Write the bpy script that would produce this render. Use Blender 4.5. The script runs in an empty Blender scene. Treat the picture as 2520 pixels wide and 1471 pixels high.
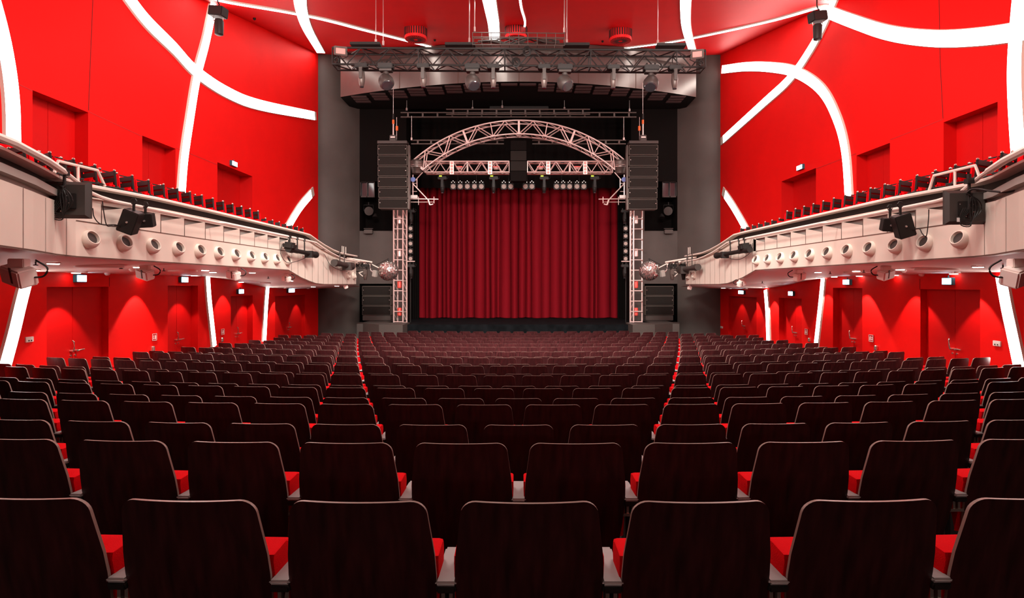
import bpy, bmesh, math, random
from mathutils import Vector, Matrix, Euler
random.seed(7)
sc = bpy.context.scene
COL = sc.collection
PI = math.pi

# ------------------------------------------------------------------ camera
# photo frame 2520 x 1471, focal length 1500 px, vanishing point (1276, 700)
VX, VY, F, ZC = 1276.0, 700.0, 1500.0, 2.8
cam_d = bpy.data.cameras.new('camera')
cam_d.sensor_width = 36.0
cam_d.lens = F / 2520 * 36
cam_d.shift_x = -(VX - 1260) / 2520
cam_d.shift_y = (VY - 735.5) / 2520
cam_d.clip_start = 0.05
cam_d.clip_end = 200
cam = bpy.data.objects.new('camera', cam_d)
cam.location = (0, 0, ZC)
cam.rotation_euler = (PI/2, 0, 0)
COL.objects.link(cam)
sc.camera = cam
sc.view_settings.view_transform = 'Standard'
sc.view_settings.look = 'None'
sc.view_settings.gamma = 1.0
sc.view_settings.exposure = 0.25
sc.view_settings.use_curve_mapping = False
# ------------------------------------------------------------------ world and fill lights
w = bpy.data.worlds.new('World'); sc.world = w; w.use_nodes = True
w.node_tree.nodes['Background'].inputs[0].default_value = (0.02, 0.018, 0.018, 1)
w.node_tree.nodes['Background'].inputs[1].default_value = 0.3
sc.cycles.max_bounces = 8
sc.cycles.diffuse_bounces = 4
sc.cycles.glossy_bounces = 3
sc.cycles.sample_clamp_indirect = 6
sc.cycles.use_denoising = True
STRIP_W = 9.0          # brightness of the light bands
def area_light(name, loc, target, size, watts, col=(1, .93, .86), sy=None, spread=PI):
    d = bpy.data.lights.new(name, 'AREA'); d.energy = watts; d.color = col
    d.shape = 'RECTANGLE'; d.size = size; d.size_y = sy or size; d.spread = spread
    o = bpy.data.objects.new(name, d); COL.objects.link(o); o.location = loc
    o.rotation_euler = (Vector(target) - Vector(loc)).to_track_quat('-Z', 'Y').to_euler()
    return o
def spot_light(name, loc, target, watts, deg, blend=.2, col=(1, .9, .8), r=.03):
    d = bpy.data.lights.new(name, 'SPOT'); d.energy = watts; d.color = col
    d.spot_size = math.radians(deg); d.spot_blend = blend; d.shadow_soft_size = r
    o = bpy.data.objects.new(name, d); COL.objects.link(o); o.location = loc
    o.rotation_euler = (Vector(target) - Vector(loc)).to_track_quat('-Z', 'Y').to_euler()
    return o
# unseen fill lights added over the stalls to brighten walls, balconies and seats
area_light('ceiling_fill_a', (-4.5, 11.0, 9.4), (-5.0, 21, 2), 2.0, 620, sy=1.2)
area_light('ceiling_fill_b', (4.5, 11.0, 9.4), (5.0, 21, 2), 2.0, 620, sy=1.2)
area_light('ceiling_fill_c', (0, 9.5, 9.2), (0, 19.5, 0), 3.0, 1500, sy=1.2, spread=math.radians(95))
area_light('ceiling_fill_d', (-3.0, 6.5, 8.5), (-7.0, 15, 3), 2.0, 230, sy=1.2)
area_light('ceiling_fill_e', (3.0, 6.5, 8.5), (7.0, 15, 3), 2.0, 230, sy=1.2)
area_light('ceiling_fill_f', (-2.2, 6.0, 8.5), (-1.6, 5.0, 0), 1.6, 260)
area_light('ceiling_fill_g', (2.2, 6.0, 8.5), (1.6, 5.0, 0), 1.6, 260)
# unseen fill spots added behind the camera to lighten the near seat backs
for _x in (-4.5, -1.5, 1.5, 4.5):
    spot_light('rear_fill_spot', (_x, -1.6, 3.0), (_x, 0.4, 0.6), 19, 130, .6, (1, .93, .85), .08)

# ------------------------------------------------------------------ image point helpers (used for placing things on real surfaces)
XL, XR = 9.6, 9.75          # side walls
PL, PR = 6.5, 6.7           # balcony fronts
YC = 29.2                   # dark stage wall
def ceil_z(y): return 13.84 - .224*(YC - y)
def P(px, py, Y): return Vector(((px-VX)*Y/F, Y, ZC + (VY-py)*Y/F))
def PW(px, py, off=0.0):
    """point on the side wall seen at an image position"""
    X = -(XL-off) if px < VX else (XR-off)
    Y = X*F/(px-VX)
    return Vector((X, Y, ZC + (VY-py)*Y/F))
def PX(px, py, X):
    Y = X*F/(px-VX)
    return Vector((X, Y, ZC + (VY-py)*Y/F))
def PCe(px, py, off=0.0):
    Y = (4.5-off)/((VY-py)/F - .224)
    v = P(px, py, Y); return v
def PZ(px, py, z):
    Y = (z-ZC)*F/(VY-py); return P(px, py, Y)

# ------------------------------------------------------------------ materials
MATS = {}
def mat(name, col, rough=.5, metal=0.0, spec=.5, emit=None, es=0, var=0.0, vscale=6.0, bump=0.0, bscale=40.0, coat=0.0, stretch=None):
    m = bpy.data.materials.new(name); m.use_nodes = True
    nt = m.node_tree; b = nt.nodes['Principled BSDF']
    b.inputs['Base Color'].default_value = (*col, 1)
    b.inputs['Roughness'].default_value = rough
    b.inputs['Metallic'].default_value = metal
    b.inputs['Specular IOR Level'].default_value = spec
    if coat: b.inputs['Coat Weight'].default_value = coat; b.inputs['Coat Roughness'].default_value = .25
    if emit:
        b.inputs['Emission Color'].default_value = (*emit, 1); b.inputs['Emission Strength'].default_value = es
    if var or bump:
        tc = nt.nodes.new('ShaderNodeTexCoord'); mp = nt.nodes.new('ShaderNodeMapping')
        nt.links.new(tc.outputs['Object'], mp.inputs[0])
        if stretch: mp.inputs['Scale'].default_value = stretch
        if var:
            n = nt.nodes.new('ShaderNodeTexNoise'); n.inputs['Scale'].default_value = vscale; n.inputs['Detail'].default_value = 5
            nt.links.new(mp.outputs[0], n.inputs[0])
            r = nt.nodes.new('ShaderNodeValToRGB')
            r.color_ramp.elements[0].position = .3; r.color_ramp.elements[1].position = .7
            r.color_ramp.elements[0].color = (*[max(0, c*(1-var)) for c in col], 1)
            r.color_ramp.elements[1].color = (*[min(1, c*(1+var)) for c in col], 1)
            nt.links.new(n.outputs[0], r.inputs[0]); nt.links.new(r.outputs[0], b.inputs['Base Color'])
        if bump:
            n2 = nt.nodes.new('ShaderNodeTexNoise'); n2.inputs['Scale'].default_value = bscale; n2.inputs['Detail'].default_value = 3
            nt.links.new(mp.outputs[0], n2.inputs[0])
            bp = nt.nodes.new('ShaderNodeBump'); bp.inputs['Strength'].default_value = bump; bp.inputs['Distance'].default_value = .01
            nt.links.new(n2.outputs[0], bp.inputs['Height']); nt.links.new(bp.outputs[0], b.inputs['Normal'])
    MATS[name] = m
    return m
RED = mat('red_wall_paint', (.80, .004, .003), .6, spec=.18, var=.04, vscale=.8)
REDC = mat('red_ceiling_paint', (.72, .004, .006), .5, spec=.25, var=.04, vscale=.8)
REDD = mat('red_door_shade_and_sign', (.56, .002, .002), .5, spec=.25)  # door red darkened for the shade in the recesses; sign plates share it
JOINT = mat('dark_joint', (.06, .004, .004), .9)
DARKW = mat('charcoal_wall_paint', (.075, .062, .055), .55, spec=.3, var=.12, vscale=.9)
HEAD = mat('graphite_panel', (.17, .148, .135), .27, metal=.5, var=.06, vscale=2)
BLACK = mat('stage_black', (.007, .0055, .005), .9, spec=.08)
BLACKM = mat('black_metal', (.013, .011, .010), .5, spec=.3)
GREYM = mat('dark_grey_metal', (.050, .040, .036), .45, metal=.3, spec=.4)
BROWNP = mat('brown_grille', (.055, .026, .024), .8)
CREAM = mat('cream_panel', (.67, .59, .51), .5, spec=.3, var=.05, vscale=1.2)
CREAMD = mat('grey_beige_panel', (.34, .31, .28), .6)
SOFF = mat('white_soffit_paint', (.80, .70, .64), .6)
SEAM = mat('brown_seam', (.10, .05, .035), .8)
RAILC = mat('beige_rail', (.74, .64, .57), .35)
STEEL = mat('brushed_steel', (.62, .55, .52), .3, metal=.8)
ALU = mat('truss_aluminium', (.78, .60, .56), .35, metal=.45)
ALUR = mat('truss_dark_aluminium', (.11, .085, .075), .4, metal=.4)
WOOD = mat('dark_stained_beech', (.040, .009, .010), .34, spec=.5, var=.5, vscale=5, coat=.2, stretch=(7, 3, .9))
WEDGE = mat('plywood_edge', (.27, .19, .16), .30)
FABR = mat('red_seat_fabric', (.66, .002, .006), .85, spec=.06, bump=.4, bscale=300)
ARM = mat('grey_armrest', (.38, .38, .37), .35, var=.05, vscale=10)
CHROME = mat('satin_chrome', (.75, .68, .6), .25, metal=.9)
CARPET = mat('dark_carpet', (.018, .012, .011), .95, spec=.1, var=.3, vscale=30)
CURT = mat('burgundy_velvet', (.19, .002, .008), .85, spec=.15)
STAGEF = mat('black_stage_floor', (.005, .006, .007), .85, spec=.06, var=.5, vscale=3)
STRIP = mat('white_light_band', (1, 1, 1), .5, emit=(1, .955, .90), es=STRIP_W)
LAMP = mat('downlight_glow', (1, 1, 1), .5, emit=(1, .86, .72), es=14)
SIGNW = mat('sign_glow', (1, 1, 1), .5, emit=(.62, .85, 1), es=7)
SIGNF = mat('teal_sign_frame', (.02, .12, .16), .4)
WHITE = mat('white_plastic', (.8, .74, .7), .4)
GLASSD = mat('dark_lens', (.03, .03, .035), .08, spec=.8)
LENSG = mat('frosted_lens', (.42, .33, .29), .3)
MIRR = mat('mirror_facets', (.56, .50, .47), .20, metal=.85)
BOXF = mat('speaker_grille', (.014, .011, .009), .8, spec=.2)
BOXE = mat('speaker_edge', (.10, .08, .065), .5)
ORANGE = mat('orange_plastic', (.75, .14, .02), .5)
PINK = mat('pink_glass', (.75, .33, .30), .25)
MONB = mat('monitor_back', (.040, .035, .031), .45)
REDL = mat('red_gel', (.75, .08, .06), .4)
BLUED = mat('blue_marker', (.15, .22, .55), .5)
YEL = mat('yellow_display', (.5, .6, .05), .5, emit=(.6, .8, .05), es=1.0)

# ------------------------------------------------------------------ mesh builder
class MB:
    def __init__(s): s.v = []; s.f = []; s.mi = []; s.m = 0
    def add(s, vs, fs):
        b = len(s.v); s.v += [Vector(v) for v in vs]
        for f in fs: s.f.append([b+i for i in f]); s.mi.append(s.m)
        return s
    def quad(s, a, b, c, d): return s.add([a, b, c, d], [(0, 1, 2, 3)])
    def box(s, c, d, rot=None):
        x, y, z = d[0]/2, d[1]/2, d[2]/2
        vs = [Vector((i*x, j*y, k*z)) for i in (-1, 1) for j in (-1, 1) for k in (-1, 1)]
        if rot is not None:
            R = rot if isinstance(rot, Matrix) else Euler(rot).to_matrix()
            vs = [R @ v for v in vs]
        c = Vector(c)
        return s.add([v+c for v in vs], [(0, 1, 3, 2), (4, 6, 7, 5), (0, 4, 5, 1), (2, 3, 7, 6), (0, 2, 6, 4), (1, 5, 7, 3)])
    def span(s, a, b):
        a, b = Vector(a), Vector(b)
        return s.box((a+b)/2, [abs(b[i]-a[i]) for i in range(3)])
    def cyl(s, a, b, r, n=8, r2=None, caps=True):
        a, b = Vector(a), Vector(b); r2 = r if r2 is None else r2
        d = (b-a)
        if d.length < 1e-6: return s
        q = d.to_track_quat('Z', 'Y').to_matrix()
        vs = []
        for p, rr in ((a, r), (b, r2)):
            for i in range(n):
                t = 2*PI*i/n; vs.append(p + q @ Vector((math.cos(t)*rr, math.sin(t)*rr, 0)))
        fs = [(i, (i+1) % n, n+(i+1) % n, n+i) for i in range(n)]
        if caps: fs += [tuple(range(n-1, -1, -1)), tuple(range(n, 2*n))]
        return s.add(vs, fs)
    def lathe(s, a, axis, prof, n=16, sx=1.0):
        """prof: list of (distance along axis, radius)"""
        a = Vector(a); q = Vector(axis).to_track_quat('Z', 'Y').to_matrix()
        vs = []; k = len(prof)
        for z, r in prof:
            for i in range(n):
                t = 2*PI*i/n; vs.append(a + q @ Vector((math.cos(t)*r*sx, math.sin(t)*r, z)))
        fs = []
        for j in range(k-1):
            for i in range(n): fs.append((j*n+i, j*n+(i+1) % n, (j+1)*n+(i+1) % n, (j+1)*n+i))
        fs.append(tuple(range(n-1, -1, -1))); fs.append(tuple(range((k-1)*n, k*n)))
        return s.add(vs, fs)
    def tube(s, pts, r, n=6):
        pts = [Vector(p) for p in pts]; vs = []
        for i, p in enumerate(pts):
            d = (pts[min(i+1, len(pts)-1)] - pts[max(i-1, 0)]).normalized()
            q = d.to_track_quat('Z', 'Y').to_matrix()
            for k in range(n):
                t = 2*PI*k/n; vs.append(p + q @ Vector((math.cos(t)*r, math.sin(t)*r, 0)))
        fs = []
        for j in range(len(pts)-1):
            for i in range(n): fs.append((j*n+i, j*n+(i+1) % n, (j+1)*n+(i+1) % n, (j+1)*n+i))
        fs += [tuple(range(n-1, -1, -1)), tuple(range((len(pts)-1)*n, len(pts)*n))]
        return s.add(vs, fs)
    def grid(s, rows, closed=False):
        """rows: list of equal-length point lists"""
        n = len(rows[0]); vs = [p for r in rows for p in r]; fs = []
        for j in range(len(rows)-1):
            for i in range(n-1): fs.append((j*n+i, j*n+i+1, (j+1)*n+i+1, (j+1)*n+i))
            if closed: fs.append((j*n+n-1, j*n, (j+1)*n, (j+1)*n+n-1))
        return s.add(vs, fs)
    def build(s, name, mats, parent=None, smooth=False, bevel=0.0, weld=False):
        me = bpy.data.meshes.new(name)
        off = parent.location.copy() if parent is not None else Vector((0, 0, 0))
        if parent is not None and parent.parent is not None: off = off + parent.parent.location
        me.from_pydata([tuple(v-off) for v in s.v], [], s.f)
        mats = mats if isinstance(mats, (list, tuple)) else [mats]
        for m in mats: me.materials.append(m)
        for p, i in zip(me.polygons, s.mi): p.material_index = i
        bm = bmesh.new(); bm.from_mesh(me)
        if weld: bmesh.ops.remove_doubles(bm, verts=bm.verts, dist=1e-4)
        bmesh.ops.recalc_face_normals(bm, faces=bm.faces)
        if bevel: bmesh.ops.bevel(bm, geom=list(bm.edges), offset=bevel, segments=2, affect='EDGES', clamp_overlap=True)
        bm.to_mesh(me); bm.free()
        if smooth:
            for p in me.polygons: p.use_smooth = True
            try: me.set_sharp_from_angle(angle=math.radians(40))
            except Exception: pass
        o = bpy.data.objects.new(name, me); COL.objects.link(o)
        if parent is not None: o.parent = parent
        return o
def T(name, label, cat, loc=(0, 0, 0), group=None, kind=None):
    o = bpy.data.objects.new(name, None); COL.objects.link(o); o.location = loc
    o.empty_display_size = .1
    return tag(o, label, cat, group, kind)
def tag(o, label=None, cat=None, group=None, kind=None):
    if label: o['label'] = label
    if cat: o['category'] = cat
    if group: o['group'] = group
    if kind: o['kind'] = kind
    return o
def S(o, label=None):
    o['kind'] = 'structure'
    if label: o['label'] = label
    return o
def catmull(pts, k=8):
    pts = [Vector(p) for p in pts]
    if len(pts) < 3:
        a, b = pts; return [a.lerp(b, i/k) for i in range(k+1)]
    out = []
    q = [pts[0]*2-pts[1]] + pts + [pts[-1]*2-pts[-2]]
    for i in range(1, len(q)-2):
        p0, p1, p2, p3 = q[i-1:i+3]
        for j in range(k):
            t = j/k
            out.append(.5*((2*p1)+(p2-p0)*t+(2*p0-5*p1+4*p2-p3)*t*t+(3*p1-p0-3*p2+p3)*t**3))
    out.append(pts[-1]); return out

# ------------------------------------------------------------------ side walls with door recesses
def wall_with_holes(X, y0, y1, z0, holes):
    """holes: (ya, yb, za, zb)"""
    m = MB()
    ys = sorted({y0, y1, *[h[0] for h in holes], *[h[1] for h in holes], *[y0+i*(y1-y0)/12 for i in range(13)]})
    zs = sorted({z0, 6.0, *[h[2] for h in holes], *[h[3] for h in holes]})
    for i in range(len(ys)-1):
        a, b = ys[i], ys[i+1]; c = (a+b)/2
        for j in range(len(zs)):
            za = zs[j]
            if j < len(zs)-1:
                zb0 = zb1 = zs[j+1]
            else: zb0, zb1 = ceil_z(a)+.02, ceil_z(b)+.02
            if za > min(zb0, zb1): zb0, zb1 = za+.01, za+.01
            mz = (za+min(zb0, zb1))/2
            if any(h[0] < c < h[1] and h[2] < mz < h[3] for h in holes): continue
            m.quad((X, a, za), (X, b, za), (X, b, zb1), (X, a, zb0))
    return m
def ypx(px): return (XL if px < VX else XR)*F/abs(px-VX)
FLOORZ = lambda y: max(-.02, 1.19 - .095*max(0, y-1.5)) if y < 9.5 else max(-.03, .46-.033*(y-9.5))
door_specs = [  # px of the recess edges, head height, sill height, recess depth, leaf seam, handles shown
    (-1, 115, 267, 2.75, None, .16, True), (-1, 413, 487, 2.77, None, .20, True),
    (-1, 568, 622, 2.41, None, .20, True), (-1, 677, 750, 2.34, None, .12, True),
    (-1, 80, 217, 6.64, 3.8, .30, False), (-1, 350, 432, 6.60, 3.8, .30, False), (-1, 535, 621, 6.70, 3.8, .45, False),
    (1, 2412, 2265, 2.69, None, .16, True), (1, 2122, 2050, 2.70, None, .20, True),
    (1, 1973, 1917, 2.31, None, .20, True), (1, 1862, 1793, 2.28, None, .12, True),
    (1, 2455, 2322, 6.52, 3.8, .30, False), (1, 2190, 2108, 6.52, 3.8, .30, False), (1, 2008, 1923, 6.62, 3.8, .45, False)]
dn = 0
for side in (-1, 1):
    X = -XL if side < 0 else XR
    holes = []
    for sd, pa, pb, zt, zb, dep, hnd in door_specs:
        if sd != side: continue
        ya, yb = sorted((ypx(pa), ypx(pb)))
        za = zb if zb is not None else FLOORZ((ya+yb)/2) - .02
        holes.append((ya, yb, za, zt))
        dn += 1
        D = bpy.data.objects.new('door_%d' % dn, None); COL.objects.link(D); D.location = (X, (ya+yb)/2, za)
        D['kind'] = 'structure'
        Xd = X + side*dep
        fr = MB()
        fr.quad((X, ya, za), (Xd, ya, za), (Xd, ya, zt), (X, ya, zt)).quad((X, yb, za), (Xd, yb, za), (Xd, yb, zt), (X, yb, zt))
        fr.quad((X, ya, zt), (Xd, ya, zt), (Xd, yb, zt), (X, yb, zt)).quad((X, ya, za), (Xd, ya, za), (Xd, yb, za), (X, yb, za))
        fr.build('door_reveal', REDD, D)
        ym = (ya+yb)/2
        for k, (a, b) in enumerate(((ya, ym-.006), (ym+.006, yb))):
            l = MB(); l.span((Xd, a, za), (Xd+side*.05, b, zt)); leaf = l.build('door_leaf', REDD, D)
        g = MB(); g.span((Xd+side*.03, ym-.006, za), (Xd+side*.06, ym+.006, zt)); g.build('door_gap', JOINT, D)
        if hnd:
            zf = FLOORZ(ym)
            for k in (-1, 1):
                h = MB(); yh = ym+k*.07; xo = Xd-side*.0
                h.cyl((xo, yh, zf+1.02), (xo-side*.07, yh, zf+1.02), .025, 10)
                if k*side < 0: h.tube([(xo-side*.07, yh, zf+1.02), (xo-side*.075, yh+k*.07, zf+1.03), (xo-side*.07, yh+k*.2, zf+1.03)], .014, 6)
                else: h.tube([(xo-side*.07, yh, zf+1.02), (xo-side*.09, yh, zf+1.1), (xo-side*.09, yh+k*.01, zf+1.22), (xo-side*.07, yh+k*.03, zf+1.25)], .016, 6)
                h.cyl((xo, yh, zf+.92), (xo-side*.02, yh, zf+.92), .02, 8)
                h.build('door_handle', CHROME, D, smooth=True)
    wl = wall_with_holes(X, -6.0, YC+.4, -.4, holes)
    S(wl.build('wall_left' if side < 0 else 'wall_right', RED, weld=True))
# thin dark panel joints in the side walls
tn = 0
def trim_line(pts, wd, m, off=.004):
    global tn
    tn += 1
    mb = MB(); side = -1 if pts[0][0] < 0 else 1
    for a, b in zip(pts[:-1], pts[1:]):
        a, b = Vector(a), Vector(b); d = (b-a).normalized(); n = Vector((side, 0, 0)).cross(d)*wd/2
        o = Vector((-side*off, 0, 0))
        mb.quad(a-n+o, a+n+o, b+n+o, b-n+o)
    return S(mb.build('trim_%d' % tn, m))
trim_line([PW(217.5, 272), PW(222, 150), PW(229, -20)], .02, JOINT)
trim_line([PW(2321, 292), PW(2314, 150), PW(2311, -20)], .02, JOINT)
trim_line([PW(269, 705), PW(269, 682)], .015, JOINT)
trim_line([PW(2264, 712), PW(2264, 686)], .015, JOINT)
REDJ = mat('red_groove', (.45, .004, .004), .7)
trim_line([PW(45, 207), PW(80, 224)], .02, REDJ); trim_line([PW(218, 275), PW(350, 336)], .02, REDJ); trim_line([PW(433, 364), PW(534, 405)], .02, REDJ)
trim_line([PW(2320, 294), PW(2191, 344)], .02, REDJ); trim_line([PW(2107, 378), PW(2009, 415)], .02, REDJ)
# white end caps where light bands meet the dark wall are part of the bands (below)

# ceiling, back wall, floor
m = MB()
rows = []
for j in range(18):
    y = -6 + j*(YC+6.6)/17
    rows.append([(-XL-.4 + i*(XL+XR+.8)/10, y, ceil_z(y)) for i in range(11)])
m.grid(rows); rows2 = [[(p[0], p[1], p[2]+.2) for p in r] for r in rows]; m.grid(rows2)
S(m.build('ceiling', REDC))
m = MB(); m.span((-XL-.2, -6.2, -.4), (XR+.2, -6.0, 8)); S(m.build('wall_back', RED))

# seat rows: distance of the back, drop of the top of the seat below the eye
DROP = {1: .698, 2: .7585, 3: .8906, 4: .951, 5: 1.079, 6: 1.148, 7: 1.281, 8: 1.290, 9: 1.408, 10: 1.409, 11: 1.502, 12: 1.499,
        13: 1.590, 14: 1.589, 15: 1.680, 16: 1.672, 17: 1.768, 18: 1.767, 19: 1.859, 20: 1.857, 21: 1.850, 22: 1.912, 23: 1.912, 24: 1.908, 25: 1.915}
SEAT_TOP = .92
def row_d(n): return 1.915 + .955*(n-1)
def row_R(n): return 37 - .42*(n-1)
def row_y(n, x): return row_d(n) + x*x/(2*row_R(n))
def row_floor(n): return ZC - DROP[n]*row_d(n)/(row_d(n)+.025) - SEAT_TOP
m = MB()
xs = [-XL-.1 + i*(XL+XR+.2)/24 for i in range(25)]
rows = [[(x, -6, row_floor(1)) for x in xs], [(x, row_y(2, x)-.25, row_floor(1)) for x in xs]]
for n in range(2, 26):
    z = row_floor(n)
    rows.append([(x, row_y(n, x)-.25, z) for x in xs])
    rows.append([(x, (row_y(n+1, x)-.25) if n < 25 else max(YC+3, row_y(25, x)+.5), z) for x in xs])
m.grid(rows)
S(m.build('floor', CARPET))
# ------------------------------------------------------------------ light bands on walls and ceiling
bandi = [0]
def band(label, pts, wd, mode, k=8, off=None, cap=None):
    bandi[0] += 1
    o0 = .045 + .004*(bandi[0] % 4) if off is None else off
    if mode == 'w': pl = [PW(x, y) for x, y in pts]; nrm = Vector((1, 0, 0)) if pl[0].x < 0 else Vector((-1, 0, 0))
    else: pl = [PCe(x, y) for x, y in pts]; nrm = Vector((0, .224, -1)).normalized()
    c = catmull(pl, k)
    L, R_, L0, R0 = [], [], [], []
    for i, p in enumerate(c):
        d = (c[min(i+1, len(c)-1)] - c[max(i-1, 0)]).normalized(); n = nrm.cross(d).normalized()*wd/2
        L.append(p-n+nrm*o0); R_.append(p+n+nrm*o0); L0.append(p-n*1.12); R0.append(p+n*1.12)
    mid = pl[len(pl)//2]
    t = T('light_band', label, 'light', mid, 'white light bands on the red walls and ceiling')
    m = MB(); m.grid([L, R_]); m.build('glowing_face', STRIP, t)
    m = MB(); m.grid([L0, L]); m.grid([R_, R0])
    if cap:   # unlit beige end piece by the dark wall
        a = c[-1]; d = (c[-1]-c[-2]).normalized(); n = nrm.cross(d).normalized()*wd/2
        m.quad(a-n+nrm*o0, a+n+nrm*o0, a+n+d*cap+nrm*o0, a-n+d*cap+nrm*o0)
        m.quad(a-n+nrm*o0, a-n+d*cap+nrm*o0, a-n+d*cap, a-n); m.quad(a+n+nrm*o0, a+n+d*cap+nrm*o0, a+n+d*cap, a+n)
    m.build('channel_edge', CREAM, t)
    return t
# left upper wall
band('broad white light band sweeping down the left wall to the dark stage wall', [(285, -45), (355, 48), (425, 118), (482, 178), (560, 229), (640, 259), (772, 285)], .38, 'w', cap=.25)
band('straight steep white light band from the ceiling corner down to the left balcony doors', [(527, -12), (505, 95), (482, 185), (463, 300), (449, 400), (441, 520)], .36, 'w')
band('bowed white light band at the left edge of the photo above the balcony rail', [(-60, -120), (-12, 40), (12, 150), (24, 250), (27, 372)], .34, 'w')
band('short slanting white light band just above the stage end of the left balcony', [(692, 590), (712, 550), (738, 508), (764, 477)], .40, 'w', cap=.4)
# right upper wall
band('sagging broad white light band high across the right wall to its far right', [(2022, 22), (2100, 52), (2190, 81), (2300, 95), (2420, 90), (2560, 70)], .36, 'w')
band('white light band from the ceiling diagonally down the right wall to the dark stage wall', [(2066, -25), (2030, 60), (1995, 125), (1945, 195), (1880, 255), (1782, 343)], .36, 'w', cap=.35)
band('white light band that arches over and drops behind the right balcony seats', [(1779, 171), (1840, 164), (1905, 166), (1962, 178), (2020, 216), (2058, 280), (2083, 370), (2094, 520)], .36, 'w')
band('upright white light band at the right edge of the photo above the balcony rail', [(2520, -80), (2507, 60), (2501, 160), (2503, 260), (2512, 400)], .34, 'w')
band('short slanting white light band just above the stage end of the right balcony', [(1852, 592), (1832, 553), (1806, 508), (1786, 478)], .40, 'w', cap=.4)
# lower walls, under the balconies
band('leaning white light band under the left balcony at the left edge of the photo', [(66, 668), (46, 745), (28, 820), (5, 905)], .27, 'w')
band('slim white light band under the left balcony between the second and third red doors', [(507, 678), (511, 735), (517, 790), (524, 852)], .24, 'w')
band('slim white light band under the left balcony beside the red door nearest the stage', [(656, 706), (652, 760), (648, 840)], .30, 'w')
band('leaning white light band under the right balcony at the right edge of the photo', [(2468, 678), (2482, 755), (2496, 820), (2514, 905)], .27, 'w')
band('slim white light band under the right balcony between the second and third red doors', [(2029, 684), (2024, 735), (2018, 790), (2011, 852)], .24, 'w')
band('slim white light band under the right balcony beside the red door nearest the stage', [(1887, 713), (1891, 765), (1894, 845)], .30, 'w')
# ceiling
band('curved white light band on the ceiling ending above the left of the stage wall', [(737, -30), (741, 20), (757, 70), (790, 128)], .36, 'c')
band('long thin white ceiling light band from the left wall corner to the stage header', [(500, -16), (560, 2), (700, 26), (800, 46), (900, 72), (1058, 112)], .26, 'c')
band('white light band on the ceiling pointing at the middle of the long truss', [(1197, -40), (1208, 20), (1215, 60), (1217, 100)], .40, 'c')
band('very thin bent white light line on the ceiling beside the middle round air vent', [(1277, -30), (1283, 15), (1292, 50), (1288, 75)], .07, 'c')
band('curved white light band on the ceiling ending above the right of the stage wall', [(1690, -40), (1687, 20), (1690, 70), (1704, 122)], .32, 'c')
band('long thin white ceiling light band from the right wall corner to the stage header', [(2040, 12), (2005, 18), (1900, 48), (1750, 82), (1640, 103), (1525, 118)], .24, 'c')
# the bands go on behind the photographer
for sx, lab in ((-1, 'left'), (1, 'right')):
    m = MB(); X = -XL+.05 if sx < 0 else XR-.05
    for y0, z0, y1, z1 in ((10.5, 4.6, 6.5, 7.9), (6.5, 4.6, 3.5, 7.2), (2.5, 4.6, 1.0, 6.8)):
        m.quad((X, y0, z0), (X, y0+.35, z0), (X, y1+.35, z1), (X, y1, z1))
    tag(m.build('light_band', STRIP), 'white light bands on the %s wall beside and behind the photographer' % lab, 'light', 'white light bands on the red walls and ceiling')

# ------------------------------------------------------------------ dark stage wall, side niches, header
m = MB()
# splayed charcoal piers from the red wall corner to the niches
pierL = [P(783, 700, YC), P(800, 700, YC+.05), P(840, 700, YC+.5), P(885, 700, 30.6)]
pierR = [P(1768, 700, YC+.25), P(1750, 700, YC+.3), P(1712, 700, YC+.7), P(1667, 700, 30.6)]
for pr in (pierL, pierR):
    pr = [Vector((-XL-.3, YC-.02, 0)) if pr is pierL else Vector((XR+.3, YC+.2, 0))] + pr
    m = MB(); m.grid([[(p.x, p.y, -.3) for p in pr], [(p.x, p.y, 14.2) for p in pr]])
    S(m.build('wall_stage_left' if pr[1].x < 0 else 'wall_stage_right', DARKW, smooth=True))
YN = 30.6
def panel_holes(m, Y, pxa, pxb, ya, yb, holes):
    xs = sorted({pxa, pxb, *[h[0] for h in holes], *[h[1] for h in holes]}); ys = sorted({ya, yb, *[h[2] for h in holes], *[h[3] for h in holes]})
    for i in range(len(xs)-1):
        for j in range(len(ys)-1):
            cx, cy = (xs[i]+xs[i+1])/2, (ys[j]+ys[j+1])/2
            if any(h[0] < cx < h[1] and h[2] < cy < h[3] for h in holes): continue
            m.quad(P(xs[i], ys[j], Y), P(xs[i+1], ys[j], Y), P(xs[i+1], ys[j+1], Y), P(xs[i], ys[j+1], Y))
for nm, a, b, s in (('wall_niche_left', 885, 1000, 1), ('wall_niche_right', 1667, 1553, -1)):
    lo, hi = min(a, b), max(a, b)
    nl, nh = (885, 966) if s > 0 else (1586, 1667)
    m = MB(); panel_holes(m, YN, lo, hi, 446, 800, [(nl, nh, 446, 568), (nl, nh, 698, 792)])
    m.m = 1; panel_holes(m, YN, lo, hi, 20, 446, []); m.m = 0  # upper wall coloured black to stand in for the header's shadow
    # recesses behind the openings
    for (ya, yb, dep) in ((446, 568, 1.2), (698, 792, 1.0)):
        A, B, C_, D_ = P(nl, ya, YN), P(nh, ya, YN), P(nh, yb, YN), P(nl, yb, YN)
        o = Vector((0, dep, 0))
        m.m = 1
        m.quad(A+o, B+o, C_+o, D_+o); m.quad(A, B, B+o, A+o); m.quad(D_, C_, C_+o, D_+o); m.quad(A, D_, D_+o, A+o); m.quad(B, C_, C_+o, B+o)
        m.m = 0
    # return wall to the back of the stage
    e = P(b, 700, YN)
    m.m = 1
    m.quad((e.x, YN, -.2), (e.x, 34.6, -.2), (e.x, 34.6, 14.3), (e.x, YN, 14.3))
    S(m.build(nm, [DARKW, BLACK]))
m = MB(); m.span((-7, 34.6, 0), (7, 34.8, 14.5)); S(m.build('wall_stage_back', BLACK))
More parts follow.
